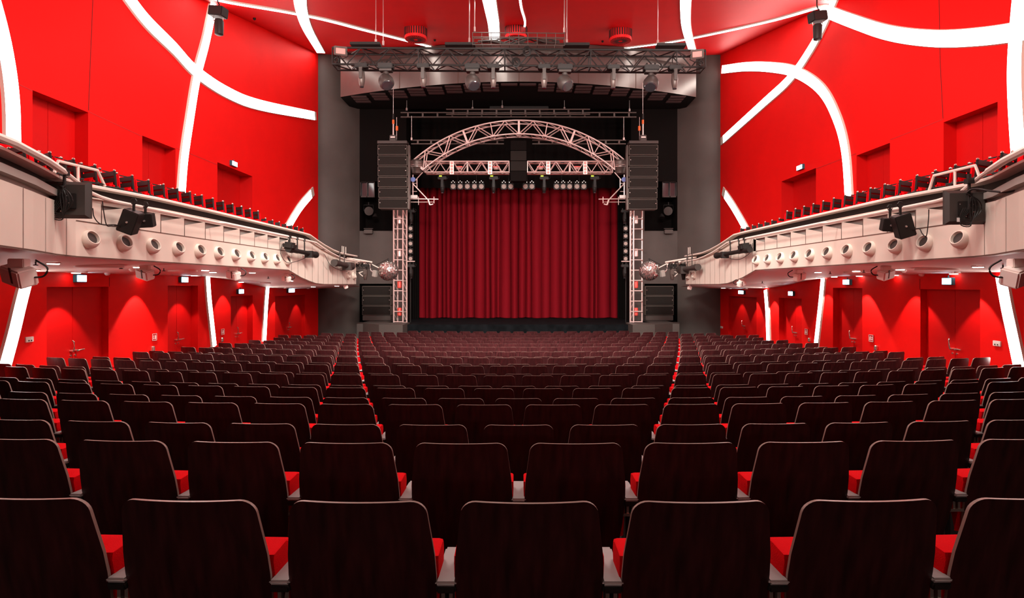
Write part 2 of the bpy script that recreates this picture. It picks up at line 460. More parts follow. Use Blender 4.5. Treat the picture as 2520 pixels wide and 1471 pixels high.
m = MB(); m.span((-7.7, 30.7, 12.6), (7.7, 34.8, 12.8)); S(m.build('ceiling_stage', BLACK))
# header over the opening: curved in plan, bulging to the audience
t = T('stage_header', 'curved graphite metal header above the stage opening, just behind the long truss', 'stage header', (0, 28.6, 11.6))
arc = []
for i in range(33):
    px = 838 + i*(1713-838)/32; u = (px-1275.5)/437.5
    yb = 239 - 38*(1-u*u); Y = (11.59-ZC)*F/(VY-yb); arc.append(P(px, VY, Y))
m = MB(); m.grid([[(p.x, p.y, 11.59) for p in arc], [(p.x, p.y, ceil_z(p.y)+.1) for p in arc]]); 
a, b = arc[0], arc[-1]
m.quad((a.x, a.y, 11.59), (a.x, a.y, 13.9), (a.x, 30.4, 13.9), (a.x, 30.4, 11.59)); m.quad((b.x, b.y, 11.59), (b.x, b.y, 13.9), (b.x, 30.4, 13.9), (b.x, 30.4, 11.59))
m.build('header_face', HEAD, t)
m = MB()
for px in (983, 1127, 1277, 1424, 1565):
    u = (px-1275.5)/437.5; Y = (11.59-ZC)*F/(VY-(239-38*(1-u*u))); p = P(px, VY, Y-.012)
    m.span((p.x-.012, p.y-.003, 11.6), (p.x+.012, p.y+.01, 13.2))
m.build('panel_joint', SEAM, t)
m = MB(); m.grid([[(p.x, p.y-.02, 11.59) for p in arc], [(p.x, 30.5, 11.59) for p in arc]]); m.build('header_underside', BLACK, t)
m = MB()
for r, dy in enumerate((.3, .68, 1.06)):
    for k in range(18):
        px = 880 + k*(1672-880)/17.0
        if r > 0 and abs(px-1275) < 60: continue
        if r > 2 and abs(px-1275) < 130: continue
        u = (px-1275.5)/437.5; Y = (11.59-ZC)*F/(VY-(239-38*(1-u*u))); p = P(px, VY, Y)
        m.box((p.x*1.0, p.y+dy, 11.565), (.74, .24, .05))
m.build('grille_pad', BROWNP, t, bevel=.02)
m = MB()   # dark beam on top of the header front
pts = [Vector((p.x, p.y-.25, 0)) for p in arc[1:-1]]
m.grid([[(p.x, p.y, 12.92) for p in pts], [(p.x, p.y, 13.22) for p in pts], [(p.x, p.y+.3, 13.22) for p in pts], [(p.x, p.y+.3, 12.92) for p in pts], [(p.x, p.y, 12.92) for p in pts]])
m.build('header_beam', ALUR, t)

# ------------------------------------------------------------------ stage
ZS = 1.0
t = T('stage_platform', 'low black stage platform with side blocks in front of the burgundy curtain', 'stage', (0, 28, 0))
m = MB(); m.span((-6.2, 27.4, -.05), (6.2, 30.55, ZS)); m.span((-5.58, 30.55, -.05), (5.58, 34.5, ZS)); m.build('stage_floor', STAGEF, t, bevel=.02)
m = MB(); m.span((P(878, 0, 27.6).x, 27.6, -.05), (-6.2, 30.55, ZS+.02)); m.add([P(930, 0, 0)*0+Vector((P(930, 0, 26.4).x, 26.6, z)) for z in (-.05, ZS+.06)] + [Vector((P(992, 0, 26.4).x, 26.3, z)) for z in (-.05, ZS+.06)] + [Vector((P(992, 0, 26.4).x, 28, z)) for z in (-.05, ZS+.06)] + [Vector((P(878, 0, 28).x, 28, z)) for z in (-.05, ZS+.06)], [(0, 2, 3, 1), (2, 4, 5, 3), (4, 6, 7, 5), (6, 0, 1, 7), (1, 3, 5, 7), (0, 6, 4, 2)])
m.build('side_block', DARKW, t)
m = MB(); m.span((P(1672, 0, 27.6).x, 27.6, -.05), (6.2, 30.55, ZS+.02)); m.add([Vector((P(1614, 0, 26.4).x, 26.6, z)) for z in (-.05, ZS+.06)] + [Vector((P(1556, 0, 26.4).x, 26.3, z)) for z in (-.05, ZS+.06)] + [Vector((P(1556, 0, 26.4).x, 28, z)) for z in (-.05, ZS+.06)] + [Vector((P(1672, 0, 28).x, 28, z)) for z in (-.05, ZS+.06)], [(0, 2, 3, 1), (2, 4, 5, 3), (4, 6, 7, 5), (6, 0, 1, 7), (1, 3, 5, 7), (0, 6, 4, 2)])
m.build('side_block', DARKW, t)

# curtain: pleated velvet
t = T('stage_curtain', 'closed pleated burgundy velvet curtain hanging at the back of the stage', 'curtain', (0, 33, ZS))
x0, x1 = P(1026, 0, 33).x, P(1524, 0, 33).x
folds = []; x = x0
while x < x1:
    wv = random.choice((.22, .34, .42, .52, .6))*random.uniform(.85, 1.15); folds.append((x, wv, random.uniform(.22, .42))); x += wv
m = MB(); cols = []
def cy(xx):
    for (a, wv, dp) in folds:
        if a <= xx <= a+wv:
            u = (xx-a)/wv
            return 33 - dp*math.sin(PI*u)**.55
    return 33.0
N = 520
rows = []
for zi in range(9):
    z = 1.04 + (8.6-1.04)*zi/8.0
    fl = 1.0 - .25*zi/8
    rows.append([Vector((x0+(x1-x0)*i/N + .012*math.sin(i*.11+zi*.6), 33+(cy(x0+(x1-x0)*i/N)-33)*fl + .02*math.sin(zi*.9+i*.05), z - (.035*abs(math.sin(i*.045)) if zi == 0 else 0))) for i in range(N+1)])
m.grid(rows); m.build('curtain_cloth', CURT, t, smooth=True)
m = MB(); m.cyl((x0-.2, 33, 8.65), (x1+.2, 33, 8.65), .04); m.build('curtain_track', BLACKM, t)
# black side drapes and border
for s, lab in ((-1, 'left'), (1, 'right')):
    m = MB(); xa, xb = (P(1000, 0, 32).x, P(1030, 0, 32).x) if s < 0 else (P(1522, 0, 32).x, P(1553, 0, 32).x)
    rows = [[Vector((xa+(xb-xa)*i/40, 32.3+.06*math.sin(i*.9), z)) for i in range(41)] for z in (ZS, 9)]
    m.grid(rows); tag(m.build('side_drape', BLACK, smooth=True), 'narrow black drape at the %s side of the burgundy curtain' % lab, 'curtain', 'black drapes beside the curtain')
m = MB(); rows = [[Vector((x0-.6+(x1-x0+1.2)*i/160, 32.2+.07*math.sin(i*.8), z)) for i in range(161)] for z in (7.9, 12.5)]
m.grid(rows); tag(m.build('black_border', BLACK, smooth=True), 'black cloth border hanging above the burgundy curtain behind the trusses', 'curtain')

# ------------------------------------------------------------------ trusses
def lattice(m_ch, m_br, A, B, up, dep, h, d, nb, rc=.03, rb=.014):
    """box truss from A to B; up = unit up, dep = unit depth; A/B on the front top chord"""
    A, B = Vector(A), Vector(B); u = Vector(up)*h; q = Vector(dep)*d
    c = [(A, B), (A-u, B-u), (A+q, B+q), (A-u+q, B-u+q)]
    for a, b in c: m_ch.cyl(a, b, rc, 8)
    for k in range(nb):
        t0, t1 = k/nb, (k+1)/nb; tm = (t0+t1)/2
        f = lambda ch, t: ch[0].lerp(ch[1], t)
        for top, bot in ((0, 1), (2, 3)):
            m_br.cyl(f(c[top], t0), f(c[bot], tm), rb, 6); m_br.cyl(f(c[bot], tm), f(c[top], t1), rb, 6)
        m_br.cyl(f(c[0], t0), f(c[2], tm), rb, 6); m_br.cyl(f(c[2], tm), f(c[0], t1), rb, 6)
        m_br.cyl(f(c[1], t0), f(c[3], tm), rb, 6); m_br.cyl(f(c[3], tm), f(c[1], t1), rb, 6)
        if k % 3 == 0:
            for t_ in (t0,): 
                m_br.cyl(f(c[0], t_), f(c[1], t_), rb, 6); m_br.cyl(f(c[2], t_), f(c[3], t_), rb, 6); m_br.cyl(f(c[0], t_), f(c[2], t_), rb, 6); m_br.cyl(f(c[1], t_), f(c[3], t_), rb, 6)
    m_br.cyl(c[0][1], c[1][1], rb); m_br.cyl(c[2][1], c[3][1], rb); m_br.cyl(c[0][1], c[2][1], rb); m_br.cyl(c[1][1], c[3][1], rb)
YT = 18.0
A, B = P(818, 117, YT), P(1736, 124, YT)
t = T('lighting_truss', 'long dark metal box truss hanging across the hall in front of the stage header', 'truss', (A+B)/2)
ch, br = MB(), MB(); lattice(ch, br, A, B, (0, 0, 1), (0, 1, 0), .49, .5, 13, .033, .018)
ch.build('chord_tube', BLACKM, t, smooth=True); br.build('brace_tube', BLACKM, t, smooth=True)
# rigging beams on the truss and steel wires
for i, (xa, xb, lab) in enumerate(((864, 937, 'left'), (1096, 1170, 'left middle'), (1386, 1450, 'right middle'), (1615, 1686, 'right'))):
    p, q = P(xa, 112+i*.9, YT+.25), P(xb, 112+i*.9, YT+.25)
    t = T('hoist_beam', 'short dark spreader beam on the %s part of the long truss' % lab, 'rigging', (p+q)/2, 'spreader beams on the long truss')
    m = MB(); m.span((p.x, p.y-.15, p.z-.02), (q.x, q.y+.15, p.z+.06)); m.build('beam', BLACKM, t, bevel=.01)
    m = MB()
    for k in range(7): xx = p.x+(q.x-p.x)*(k+.6)/7.6; m.cyl((xx, p.y, p.z+.06), (xx, p.y, p.z+.10), .03, 8)
    m.build('bolt', STEEL, t)
for i, (x, y, lab) in enumerate(((925, 108, 'leftmost'), (943, 112, 'second from the left'), (1155, 105, 'third from the left'), (1168, 78, 'fourth from the left'), (1389, 80, 'third from the right'), (1395, 108, 'second from the right'), (1619, 110, 'rightmost'))):
    p = P(x, y, YT+.25); top = ceil_z(p.y)
    m = MB(); m.cyl(p, (p.x, p.y, top+.02), .011 if i not in (2, 3, 4, 5) else .016, 6)
    m.cyl(p, p+Vector((0, 0, .14)), .03, 8)
    tag(m.build('suspension_wire', STEEL), 'thin steel wire from the ceiling to the long truss, %s of seven' % lab, 'wire', 'steel wires holding the long truss')
# cable tray above the truss middle
p0, p1 = P(1163, 80, YT+.1), P(1390, 82, YT+.1)
t = T('cable_tray', 'open dark metal cable cage standing on the middle of the long truss', 'cable tray', (p0+p1)/2)
m = MB(); hh = .36
for dy in (0, .42):
    for dz in (0, -.13, -hh): m.cyl((p0.x, p0.y+dy, p0.z+dz), (p1.x, p1.y+dy, p1.z+dz), .014, 6)
    for k in range(11):
        xx = p0.x+(p1.x-p0.x)*k/10; m.cyl((xx, p0.y+dy, p0.z), (xx, p0.y+dy, p0.z-hh), .010, 6)
for k in range(11):
    xx = p0.x+(p1.x-p0.x)*k/10; m.cyl((xx, p0.y, p0.z-hh), (xx, p0.y+.42, p0.z-hh), .010, 6)
m.build('cage', ALUR, t, smooth=True)
cb = MB()
for k in range(7):
    a = random.uniform(0, 6); pts = []
    for i in range(20):
        xx = p0.x+.15+(p1.x-p0.x-.3)*i/19; pts.append((xx, p0.y+.08+.04*k, p0.z-.24+.10*math.sin(a+i*.55)*math.sin(i*.16)+.02*k))
    cb.tube(catmull(pts, 3), .02, 6)
cb.build('cable_loom', GREYM, t, smooth=True)
# moving lights on the truss
def moving_head(px, label, kind, Y=YT, ytop=158, ybot=216, grp='moving lights under the long truss', s=1.0, yaw=0.0):
    top = P(px, ytop, Y); t = T('moving_light', label, 'stage light', top, grp)
    m = MB(); c = top
    sc_ = s
    m.box(c+Vector((0, 0, -.075*sc_)), (.36*sc_, .26*sc_, .13*sc_)); m.build('base_box', BLACKM, t, bevel=.02)
    m = MB()
    for dx in (-.10, .10):
        m.cyl(c+Vector((dx*sc_, 0, 0)), c+Vector((dx*sc_, 0, .07)), .03, 8)
    m.tube([c+Vector((.15*math.cos(a)*sc_+.12, -.12, -.05+.09*math.sin(a)*sc_)) for a in [i*.5 for i in range(13)]], .008, 5)
    m.build('clamp', GREYM if kind == 'spot' else BLACKM, t, smooth=True)
    if kind == 'spot':
        m = MB(); m.box(c+Vector((-.0, -.11, -.30)*1) if False else c+Vector((0, -.13*sc_, -.30*sc_)), (.10*sc_, .05*sc_, .34*sc_)); m.box(c+Vector((0, .13*sc_, -.30*sc_)), (.10*sc_, .05*sc_, .34*sc_))
        m.box(c+Vector((0, 0, -.155*sc_)), (.12*sc_, .30*sc_, .04*sc_)); m.build('yoke', GREYM, t, bevel=.012)
        m = MB(); m.lathe(c+Vector((0, 0, -.20*sc_)), (0, 0, -1), [(0, .05*sc_), (.05*sc_, .10*sc_), (.22*sc_, .115*sc_), (.33*sc_, .10*sc_), (.46*sc_, .072*sc_), (.47*sc_, .06*sc_)], 18, sx=.85)
        m.build('lamp_head', ALUR, t, smooth=True)
        m = MB(); m.lathe(c+Vector((0, 0, -.672*sc_)), (0, 0, -1), [(0, .06*sc_), (.02*sc_, .062*sc_)], 16); m.build('lens', GLASSD, t)
    else:
        m = MB(); m.box(c+Vector((0, 0, -.165*sc_)), (.30*sc_, .20*sc_, .05*sc_)); m.cyl(c+Vector((0, 0, -.19*sc_)), c+Vector((0, 0, -.26*sc_)), .07*sc_, 12)
        m.build('yoke', GREYM, t, bevel=.01)
        m = MB(); d = Vector((math.sin(yaw), -.5, -.8)).normalized()
        m.lathe(c+Vector((0, 0, -.43*sc_))-d*.17*sc_, d, [(0, .08*sc_), (.04*sc_, .15*sc_), (.14*sc_, .185*sc_), (.26*sc_, .18*sc_), (.31*sc_, .15*sc_)], 20)
        m.build('lamp_head', GREYM, t, smooth=True)
        m = MB(); m.lathe(c+Vector((0, 0, -.43*sc_))+d*.14*sc_, d, [(0, .145*sc_), (.015*sc_, .13*sc_)], 20); m.build('lens', GLASSD, t)
    return t
heads = [(890, 'spot', 'leftmost'), (950, 'wash', 'second from the left'), (1042, 'spot', 'third from the left'), (1163, 'wash', 'fourth from the left'), (1214, 'spot', 'fifth from the left'),
         (1339, 'spot', 'fifth from the right'), (1390, 'wash', 'fourth from the right'), (1509, 'spot', 'third from the right'), (1602, 'wash', 'second from the right'), (1660, 'spot', 'rightmost')]
for i, (px, kd, lab) in enumerate(heads):
    moving_head(px, '%s moving stage light hanging under the long truss, %s of ten' % ('slim tapered' if kd == 'spot' else 'round-headed grey', lab), kd, ytop=157+(px-890)*.006, yaw=.5*math.sin(i*2.3), s=1.22 if kd == 'wash' else 1.0)
# floodlights at both truss ends
for px, py, s, lab in ((838, 125, 1, 'left'), (1716, 133, -1, 'right')):
    p = P(px, py, YT-.15); t = T('flood_light', 'square floodlight with pinkish glass on the %s end of the long truss' % lab, 'floodlight', p, 'square floodlights on the truss ends')
    R = Euler((math.radians(25), 0, math.radians(18*s))).to_matrix()
    m = MB(); m.box(p, (.38, .09, .25), R); m.build('housing', ALUR, t, bevel=.015)
    m = MB(); m.box(p+R@Vector((0, -.05, 0)), (.26, .012, .15), R); m.build('glass', PINK, t)
    m = MB(); m.tube([p+Vector((.19*s, .0, -.0)), p+Vector((.22*s, 0, -.16)), p+Vector((.05*s, .05, -.22)), p+Vector((-.16*s, .0, -.18))], .014, 6)
    m.tube([p+Vector((-.1*s+.07*math.cos(a*.9), -.02*a*.2, -.28+.07*math.sin(a*.9))) for a in range(14)], .014, 5)
    m.build('cable', BLACKM, t, smooth=True)
# cable coils on the truss
for px, py, lab in ((1270, 155, 'bundle of black plugs and cables hanging at the middle of the long truss'), (1297, 128, 'coil of black cable looped over the top tube of the long truss')):
    p = P(px, py, YT-.1); m = MB()
    for k in range(6):
        r = .07+.012*k; ax = random.uniform(-.4, .4)
        m.tube([p+Vector((r*math.cos(a*.63), .05*ax*math.sin(a*.63)-.01*k, r*1.2*math.sin(a*.63)+.02*ax)) for a in range(11)], .010, 5)
    for k in range(4 if py > 140 else 0):
        a = k*1.3+2; m.tube([p, p+Vector((.2*math.cos(a), 0, .16*math.sin(a)+.02)), p+Vector((.3*math.cos(a), 0, .08*math.sin(a)))], .009, 5)
    tag(m.build('cable_coil', BLACKM, smooth=True), lab, 'cable')

# arch truss
YA = 28.0
cx_, zo = P(1277, 0, YA).x, P(0, 296, YA).z
sag = 1.80; hc = P(1535, 0, YA).x - cx_
Ro = (hc*hc+sag*sag)/(2*sag); zc_ = zo-Ro; Ri = Ro-.62
a_end = math.asin(hc/Ro)
t = T('arch_truss', 'pale metal truss bent into an arch over the stage opening', 'truss', (cx_, YA, zo))
ch, br = MB(), MB(); NB = 16
def ap(R, a, dy): return Vector((cx_+R*math.sin(a), YA+dy, zc_+R*math.cos(a)))
for R in (Ro, Ri):
    for dy in (0, .62): ch.tube([ap(R, -a_end+2*a_end*i/60, dy) for i in range(61)], .036, 7)
for k in range(NB):
    a0 = -a_end+2*a_end*k/NB; a1 = -a_end+2*a_end*(k+1)/NB; am = (a0+a1)/2
    for dy in (0, .62):
        if k % 2: br.cyl(ap(Ro, a0, dy), ap(Ri, a1, dy), .026, 6)
        else: br.cyl(ap(Ri, a0, dy), ap(Ro, a1, dy), .026, 6)
        if k % 2 == 0: br.cyl(ap(Ro, a0, dy), ap(Ri, a0, dy), .022, 6)
        if k % 4 == 0: br.box((ap(Ro, a0, dy)+ap(Ri, a0, dy))/2, (.09, .03, .60), (0, a0, 0))
    br.cyl(ap(Ri, a0, 0), ap(Ri, a1, .62), .018, 6); br.cyl(ap(Ri, a0, 0), ap(Ri, a0, .62), .018, 6); br.cyl(ap(Ro, a0, 0), ap(Ro, a1, .62), .018, 6)
ch.build('chord_tube', ALU, t, smooth=True); br.build('brace_tube', ALU, t, smooth=True)
# straight front truss in two lengths
for xa, xb, lab in ((1046, 1253, 'left'), (1298, 1508, 'right')):
    A, B = P(xa, 397, 28.3), P(xb, 397, 28.3)
    t = T('front_truss', 'straight pale metal truss under the %s half of the arch' % lab, 'truss', (A+B)/2, 'straight trusses under the arch')
    ch, br = MB(), MB(); lattice(ch, br, A, B, (0, 0, 1), (0, 1, 0), .50, .5, 6, .036, .022)
    ch.build('chord_tube', ALU, t, smooth=True); br.build('brace_tube', ALU, t, smooth=True)
for px, lab in ((1112, 'far left'), (1206, 'centre left'), (1349, 'centre right'), (1440, 'far right')):
    p = P(px, 413, 28.2); t = T('blinder_light', 'upright four-lamp blinder strip on the straight truss, %s' % lab, 'stage light', p, 'blinder strips on the straight trusses')
    m = MB(); m.box(p, (.19, .08, .60)); m.build('housing', ALU, t, bevel=.01)
    for k in range(4):
        m = MB(); m.lathe(p+Vector((0, -.04, .22-.145*k)), (0, -1, 0), [(0, .06), (.02, .05)], 12); m.build('lens', PINK, t)
for px, lab in ((1130, 'left outer'), (1221, 'left inner'), (1330, 'right inner'), (1420, 'right outer')):
    p = P(px, 411, 28.5); t = T('wash_light', 'small red-lidded lamp inside the straight truss, %s one' % lab, 'stage light', p, 'small lamps inside the straight trusses')
    m = MB(); m.box(p, (.33, .2, .07)); m.build('lid', REDL, t, bevel=.02)
    m = MB(); m.lathe(p+Vector((0, 0, -.03)), (0, 0, -1), [(0, .15), (.08, .12), (.1, .06)], 14); m.build('lamp_body', ALU, t, smooth=True)
# brackets and short towers at both ends of the arch
for s, lab in ((-1, 'left'), (1, 'right')):
    g = lambda x, y, Y=28.0: P(1276+s*(1276-x) if s > 0 else x, y, Y)
    t = T('corner_bracket', 'pale pipe bracket below the %s foot of the arch' % lab, 'bracket', g(1012, 460), 'brackets at the feet of the arch')
    m = MB()
    m.cyl(g(1016, 430), g(1016, 490), .028, 7); m.cyl(g(1026, 440), g(1026, 462), .022, 7); m.cyl(g(1040, 424), g(1020, 446), .022, 7)
    for y in (443, 451, 471): m.cyl(g(1014, y), g(1026, y), .018, 6)
    m.cyl(g(1016, 452), g(1054, 492), .028, 7); m.cyl(g(1054, 492), g(1058, 504), .04, 7); m.cyl(g(1058, 504), g(1066, 502), .03, 7)
    m.cyl(g(1006, 489), g(1079, 490), .026, 7); m.cyl(g(1006, 497, 28.4), g(1068, 497, 28.4), .022, 7); m.cyl(g(1068, 484), g(1068, 500), .014, 6)
    m.cyl(g(1030, 484), g(1030, 504), .014, 6)
    m.build('pipe', ALU, t, smooth=True)
    m = MB(); m.box(g(1018, 484, 27.95), (.36, .12, .14)); m.build('junction_box', WHITE, t, bevel=.01)
    m = MB(); m.lathe(g(1017, 442, 27.9), (0, -1, 0), [(0, .11), (.08, .11)], 14); m.build('marker_disc', BLUED, t)
    t = T('drum_joint', 'ribbed metal drum joint at the %s foot of the arch' % lab, 'truss', g(1022, 410), 'drum joints at the feet of the arch')
    m = MB(); m.lathe(g(1024, 392)+Vector((0, .2, 0)), (0, 0, -1), [(0, .25), (.08, .32), (.34, .32), (.42, .26), (.62, .22), (.66, .12)], 18); m.build('drum', ALUR, t, smooth=True)
    m = MB()
    for k in range(4): m.lathe(g(1024, 397+4*k)+Vector((0, .2, 0)), (0, 0, -1), [(0, .30+.01*k), (.02, .33)], 18)
    m.build('ring', ALU, t, smooth=True)
# rigging bars over the arch
for i, (xa, xb, y0_, y1_, lab, Y) in enumerate(((986, 1566, 277, 288, 'lower rear', 29.2), (1098, 1452, 269, 281, 'upper front', 29.0), (1012, 1240, 345, 354, 'short left', 29.2), (1310, 1540, 345, 354, 'short right', 29.2))):
    a, b, c, d = P(xa, y0_, Y), P(xb, y0_, Y), P(xa, y1_, Y), P(xb, y1_, Y)
    t = T('rigging_bar', '%s flat ladder bar with brown tubes behind the arch' % lab, 'rigging', (a+b)/2, 'ladder bars over the stage')
    m = MB(); m.cyl(a, b, .035, 7); m.cyl(c, d, .035, 7)
    n = int((xb-xa)/38)
    for k in range(n+1): m.box(a.lerp(b, (k+.5)/(n+1))*.5+c.lerp(d, (k+.5)/(n+1))*.5, (.08, .03, (a.z-c.z)))
    m.build('ladder_tube', ALUR if i != 1 else ALUR, t, smooth=True)
m = MB(); a, b = P(1205, 266, 29.4), P(1350, 266, 29.4); m.span((a.x, a.y, a.z-.12), (b.x, b.y+.2, b.z+.1)); tag(m.build('duct_box', BLACKM, bevel=.02), 'long dark box above the ladder bars over the stage', 'rigging')
for i, (x, ya, yb, lab) in enumerate(((1001, 236, 272, 'far left'), (1163, 222, 270, 'left of centre'), (1236, 224, 266, 'centre'), (1389, 224, 270, 'right of centre'), (1549, 236, 274, 'far right'), (1013, 285, 345, 'lower left'), (1535, 288, 345, 'lower right'))):
    m = MB(); pa, pb = P(x, ya, 29.1), P(x, yb, 29.1)
    if i < 5: pa.z = 11.62
    m.cyl(pa, pb, .014, 6); m.cyl(pb, pb+Vector((0, 0, .12)), .05, 8)
    tag(m.build('suspension_wire', STEEL), 'steel wire holding the ladder bars over the stage, %s' % lab, 'wire', 'steel wires over the stage')

# line array loudspeakers
def cabinet(t, c, wd, h, dp, tilt=0):
    m = MB(); R = Euler((tilt, 0, 0)).to_matrix()
    m.box(c+Vector((0, dp/2, 0)), (wd, dp, h)); cb_ = m.build('cabinet', BOXE, t, bevel=.015)
    m = MB(); m.box(c+Vector((0, -.005, 0)), (wd-.05, .03, h-.05)); m.build('grille', BOXF, cb_, bevel=.008)
    m = MB()
    for dx in (-wd/2+.07, wd/2-.07): m.cyl(c+Vector((dx, -.02, .03)), c+Vector((dx, -.035, .03)), .016, 8)
    m.build('bolt', STEEL, cb_)
for s, xa, xb, lab in ((-1, 929, 1002, 'left'), (1, 1548, 1620, 'right')):
    YL = 27.0; a, b = P(xa, 355, YL), P(xb, 355, YL); wd = b.x-a.x; cxx = (a.x+b.x)/2
    t = T('line_array', 'tall stack of six flat black loudspeakers hanging %s of the stage opening' % lab, 'loudspeaker', (cxx, YL, a.z), 'hanging loudspeaker stacks')
    ztop = a.z; zbot = P(0, 513 + (2 if s > 0 else 0), YL).z; h = (ztop-zbot)/6
    for k in range(6): cabinet(t, Vector((cxx+(.02*s*-1 if k > 3 else 0), YL + .02*k, ztop-h*(k+.5))), wd, h-.035, .6)
    m = MB(); m.box((cxx, YL+.2, ztop+.09), (wd, .5, .13)); m.build('top_frame', GREYM, t, bevel=.01)
    m = MB(); m.box((cxx+wd/2+.05 if s < 0 else cxx-wd/2-.05, YL+.3, (ztop+zbot)/2), (.06, .3, ztop-zbot)); m.build('rear_rig', ALUR, t)
    p = P(968 if s < 0 else 1582, 338, YL+.2)
    t = T('chain_hoist', 'dark motor chain hoist with orange cable tips above the %s loudspeaker stack' % lab, 'hoist', p, 'chain hoists above the loudspeakers')
    m = MB(); m.box(p+Vector((0, 0, -.06)), (.30, .25, .30)); m.build('motor_box', GREYM, t, bevel=.03)
    m = MB(); m.box(p+Vector((0, -.14, -.02)), (.2, .02, .06)); m.build('name_plate', WHITE, t)
    m = MB(); m.cyl(p+Vector((-.0, 0, .08)), p+Vector((0, 0, .6)), .035, 8); m.cyl(p+Vector((s*-.15, 0, -.1)), p+Vector((s*-.15, 0, .9)), .012, 6); m.cyl(p+Vector((0, 0, .6)), (p.x, p.y, 11.8), .012, 6); m.build('chain', STEEL, t)
    m = MB(); m.cyl(p+Vector((0, 0, .6)), p+Vector((0, 0, .78)), .05, 8); m.cyl(p+Vector((s*-.16, 0, .30)), p+Vector((s*-.16, 0, .5)), .055, 8); m.build('orange_tip', ORANGE, t)
    m = MB(); m.cyl(p+Vector((0, 0, .78)), p+Vector((0, 0, 1.05)), .04, 8); m.build('hook_cap', BLACKM, t)
    # subwoofers in the alcove below
    YS = 30.0
    xa2, xb2 = (891, 962) if s < 0 else (1588, 1658)
    a, b = P(xa2, 702, YS), P(xb2, 702, YS); wd = b.x-a.x; cxx = (a.x+b.x)/2; ztop = P(0, 703, YS).z; zb = ZS+.28
    t = T('subwoofer_stack', 'three wide dark subwoofers piled on the %s end of the stage' % lab, 'loudspeaker', (cxx, YS, ZS+.02), 'subwoofer stacks')
    h = (ztop-zb)/3
    for k in range(3): cabinet(t, Vector((cxx, YS, ztop-h*(k+.5))), wd, h-.02, .6)
    m = MB(); m.box((cxx, YS+.3, ZS+.15), (wd-.04, .6, .24)); m.build('plinth', DARKW, t, bevel=.02)
# central black cluster
p = P(1276, 345, 28.1); q = P(1276, 446, 28.1)
t = T('centre_cluster', 'narrow black loudspeaker column hanging between the two straight trusses', 'loudspeaker', p)
h = (p.z-q.z)/4
for k in range(4):
    wd = P(1296, 0, 28.1).x-P(1257, 0, 28.1).x
    m = MB(); m.box((p.x, 28.1+.2, p.z-h*(k+.5)), (wd, .4, h-.02)); m.build('cabinet', BLACK if k in (0, 3) else BOXF, t, bevel=.015)
# PAR lamps row on a bar above the curtain
bars = (([1115, 1132.5, 1150, 1167.5, 1184.5], 'left'), ([1240, 1257, 1293, 1309], 'middle'), ([1370, 1386, 1402, 1420, 1437], 'right'))
n_ = 0
for xs_, lab in bars:
    a, b = P(xs_[0]-8, 448, 29.5), P(xs_[-1]+8, 448, 29.5)
    t = T('lamp_bar', 'thin black bar carrying round lamps above the curtain, %s length' % lab, 'rigging', (a+b)/2, 'lamp bars above the curtain')
    m = MB(); m.cyl(a, b, .02, 6)
    for x in (xs_[0]+12, xs_[-1]-12): m.cyl(P(x, 448, 29.5), P(x, 428, 29.5), .014, 6)
    m.build('pipe', BLACKM, t)
    for k, x in enumerate(xs_):
        n_ += 1
        p = P(x, 458, 29.45); t = T('par_lamp', 'round frosted lamp on the %s lamp bar above the curtain, %s from its left end' % (lab, ['first', 'second', 'third', 'fourth', 'fifth'][k]), 'stage light', p, 'round lamps above the curtain')
        m = MB(); m.box(p+Vector((0, .09, 0)), (.29, .12, .30)); m.build('housing', BLACKM, t, bevel=.03)
        m = MB(); m.lathe(p+Vector((0, .04, -.01)), (0, -1, -.15), [(0, .12), (.03, .105)], 18); m.build('lens', LENSG, t)
        m = MB()
        for dx, dz in ((-.07, .19), (.07, .19), (0, .25)): m.lathe(p+Vector((dx, 0, dz)), (0, -1, 0), [(0, .028), (.02, .02)], 8)
        m.build('knob', STEEL, t)
for px, lab in ((1089, 'far left'), (1215, 'left of centre'), (1339, 'right of centre'), (1463, 'far right')):
    tt = moving_head(px, 'dark moving light hanging behind the straight truss, %s of four' % lab, 'spot', Y=28.9, ytop=434, grp='moving lights behind the straight trusses', s=1.15)
    for c_ in tt.children:
        if c_.name.startswith(('yoke', 'lamp_head', 'clamp')): c_.data.materials[0] = BLACKM
    m = MB(); pp = P(px-5, 433, 28.7); m.box(pp, (.13, .02, .05)); m.build('status_display', YEL, tt)
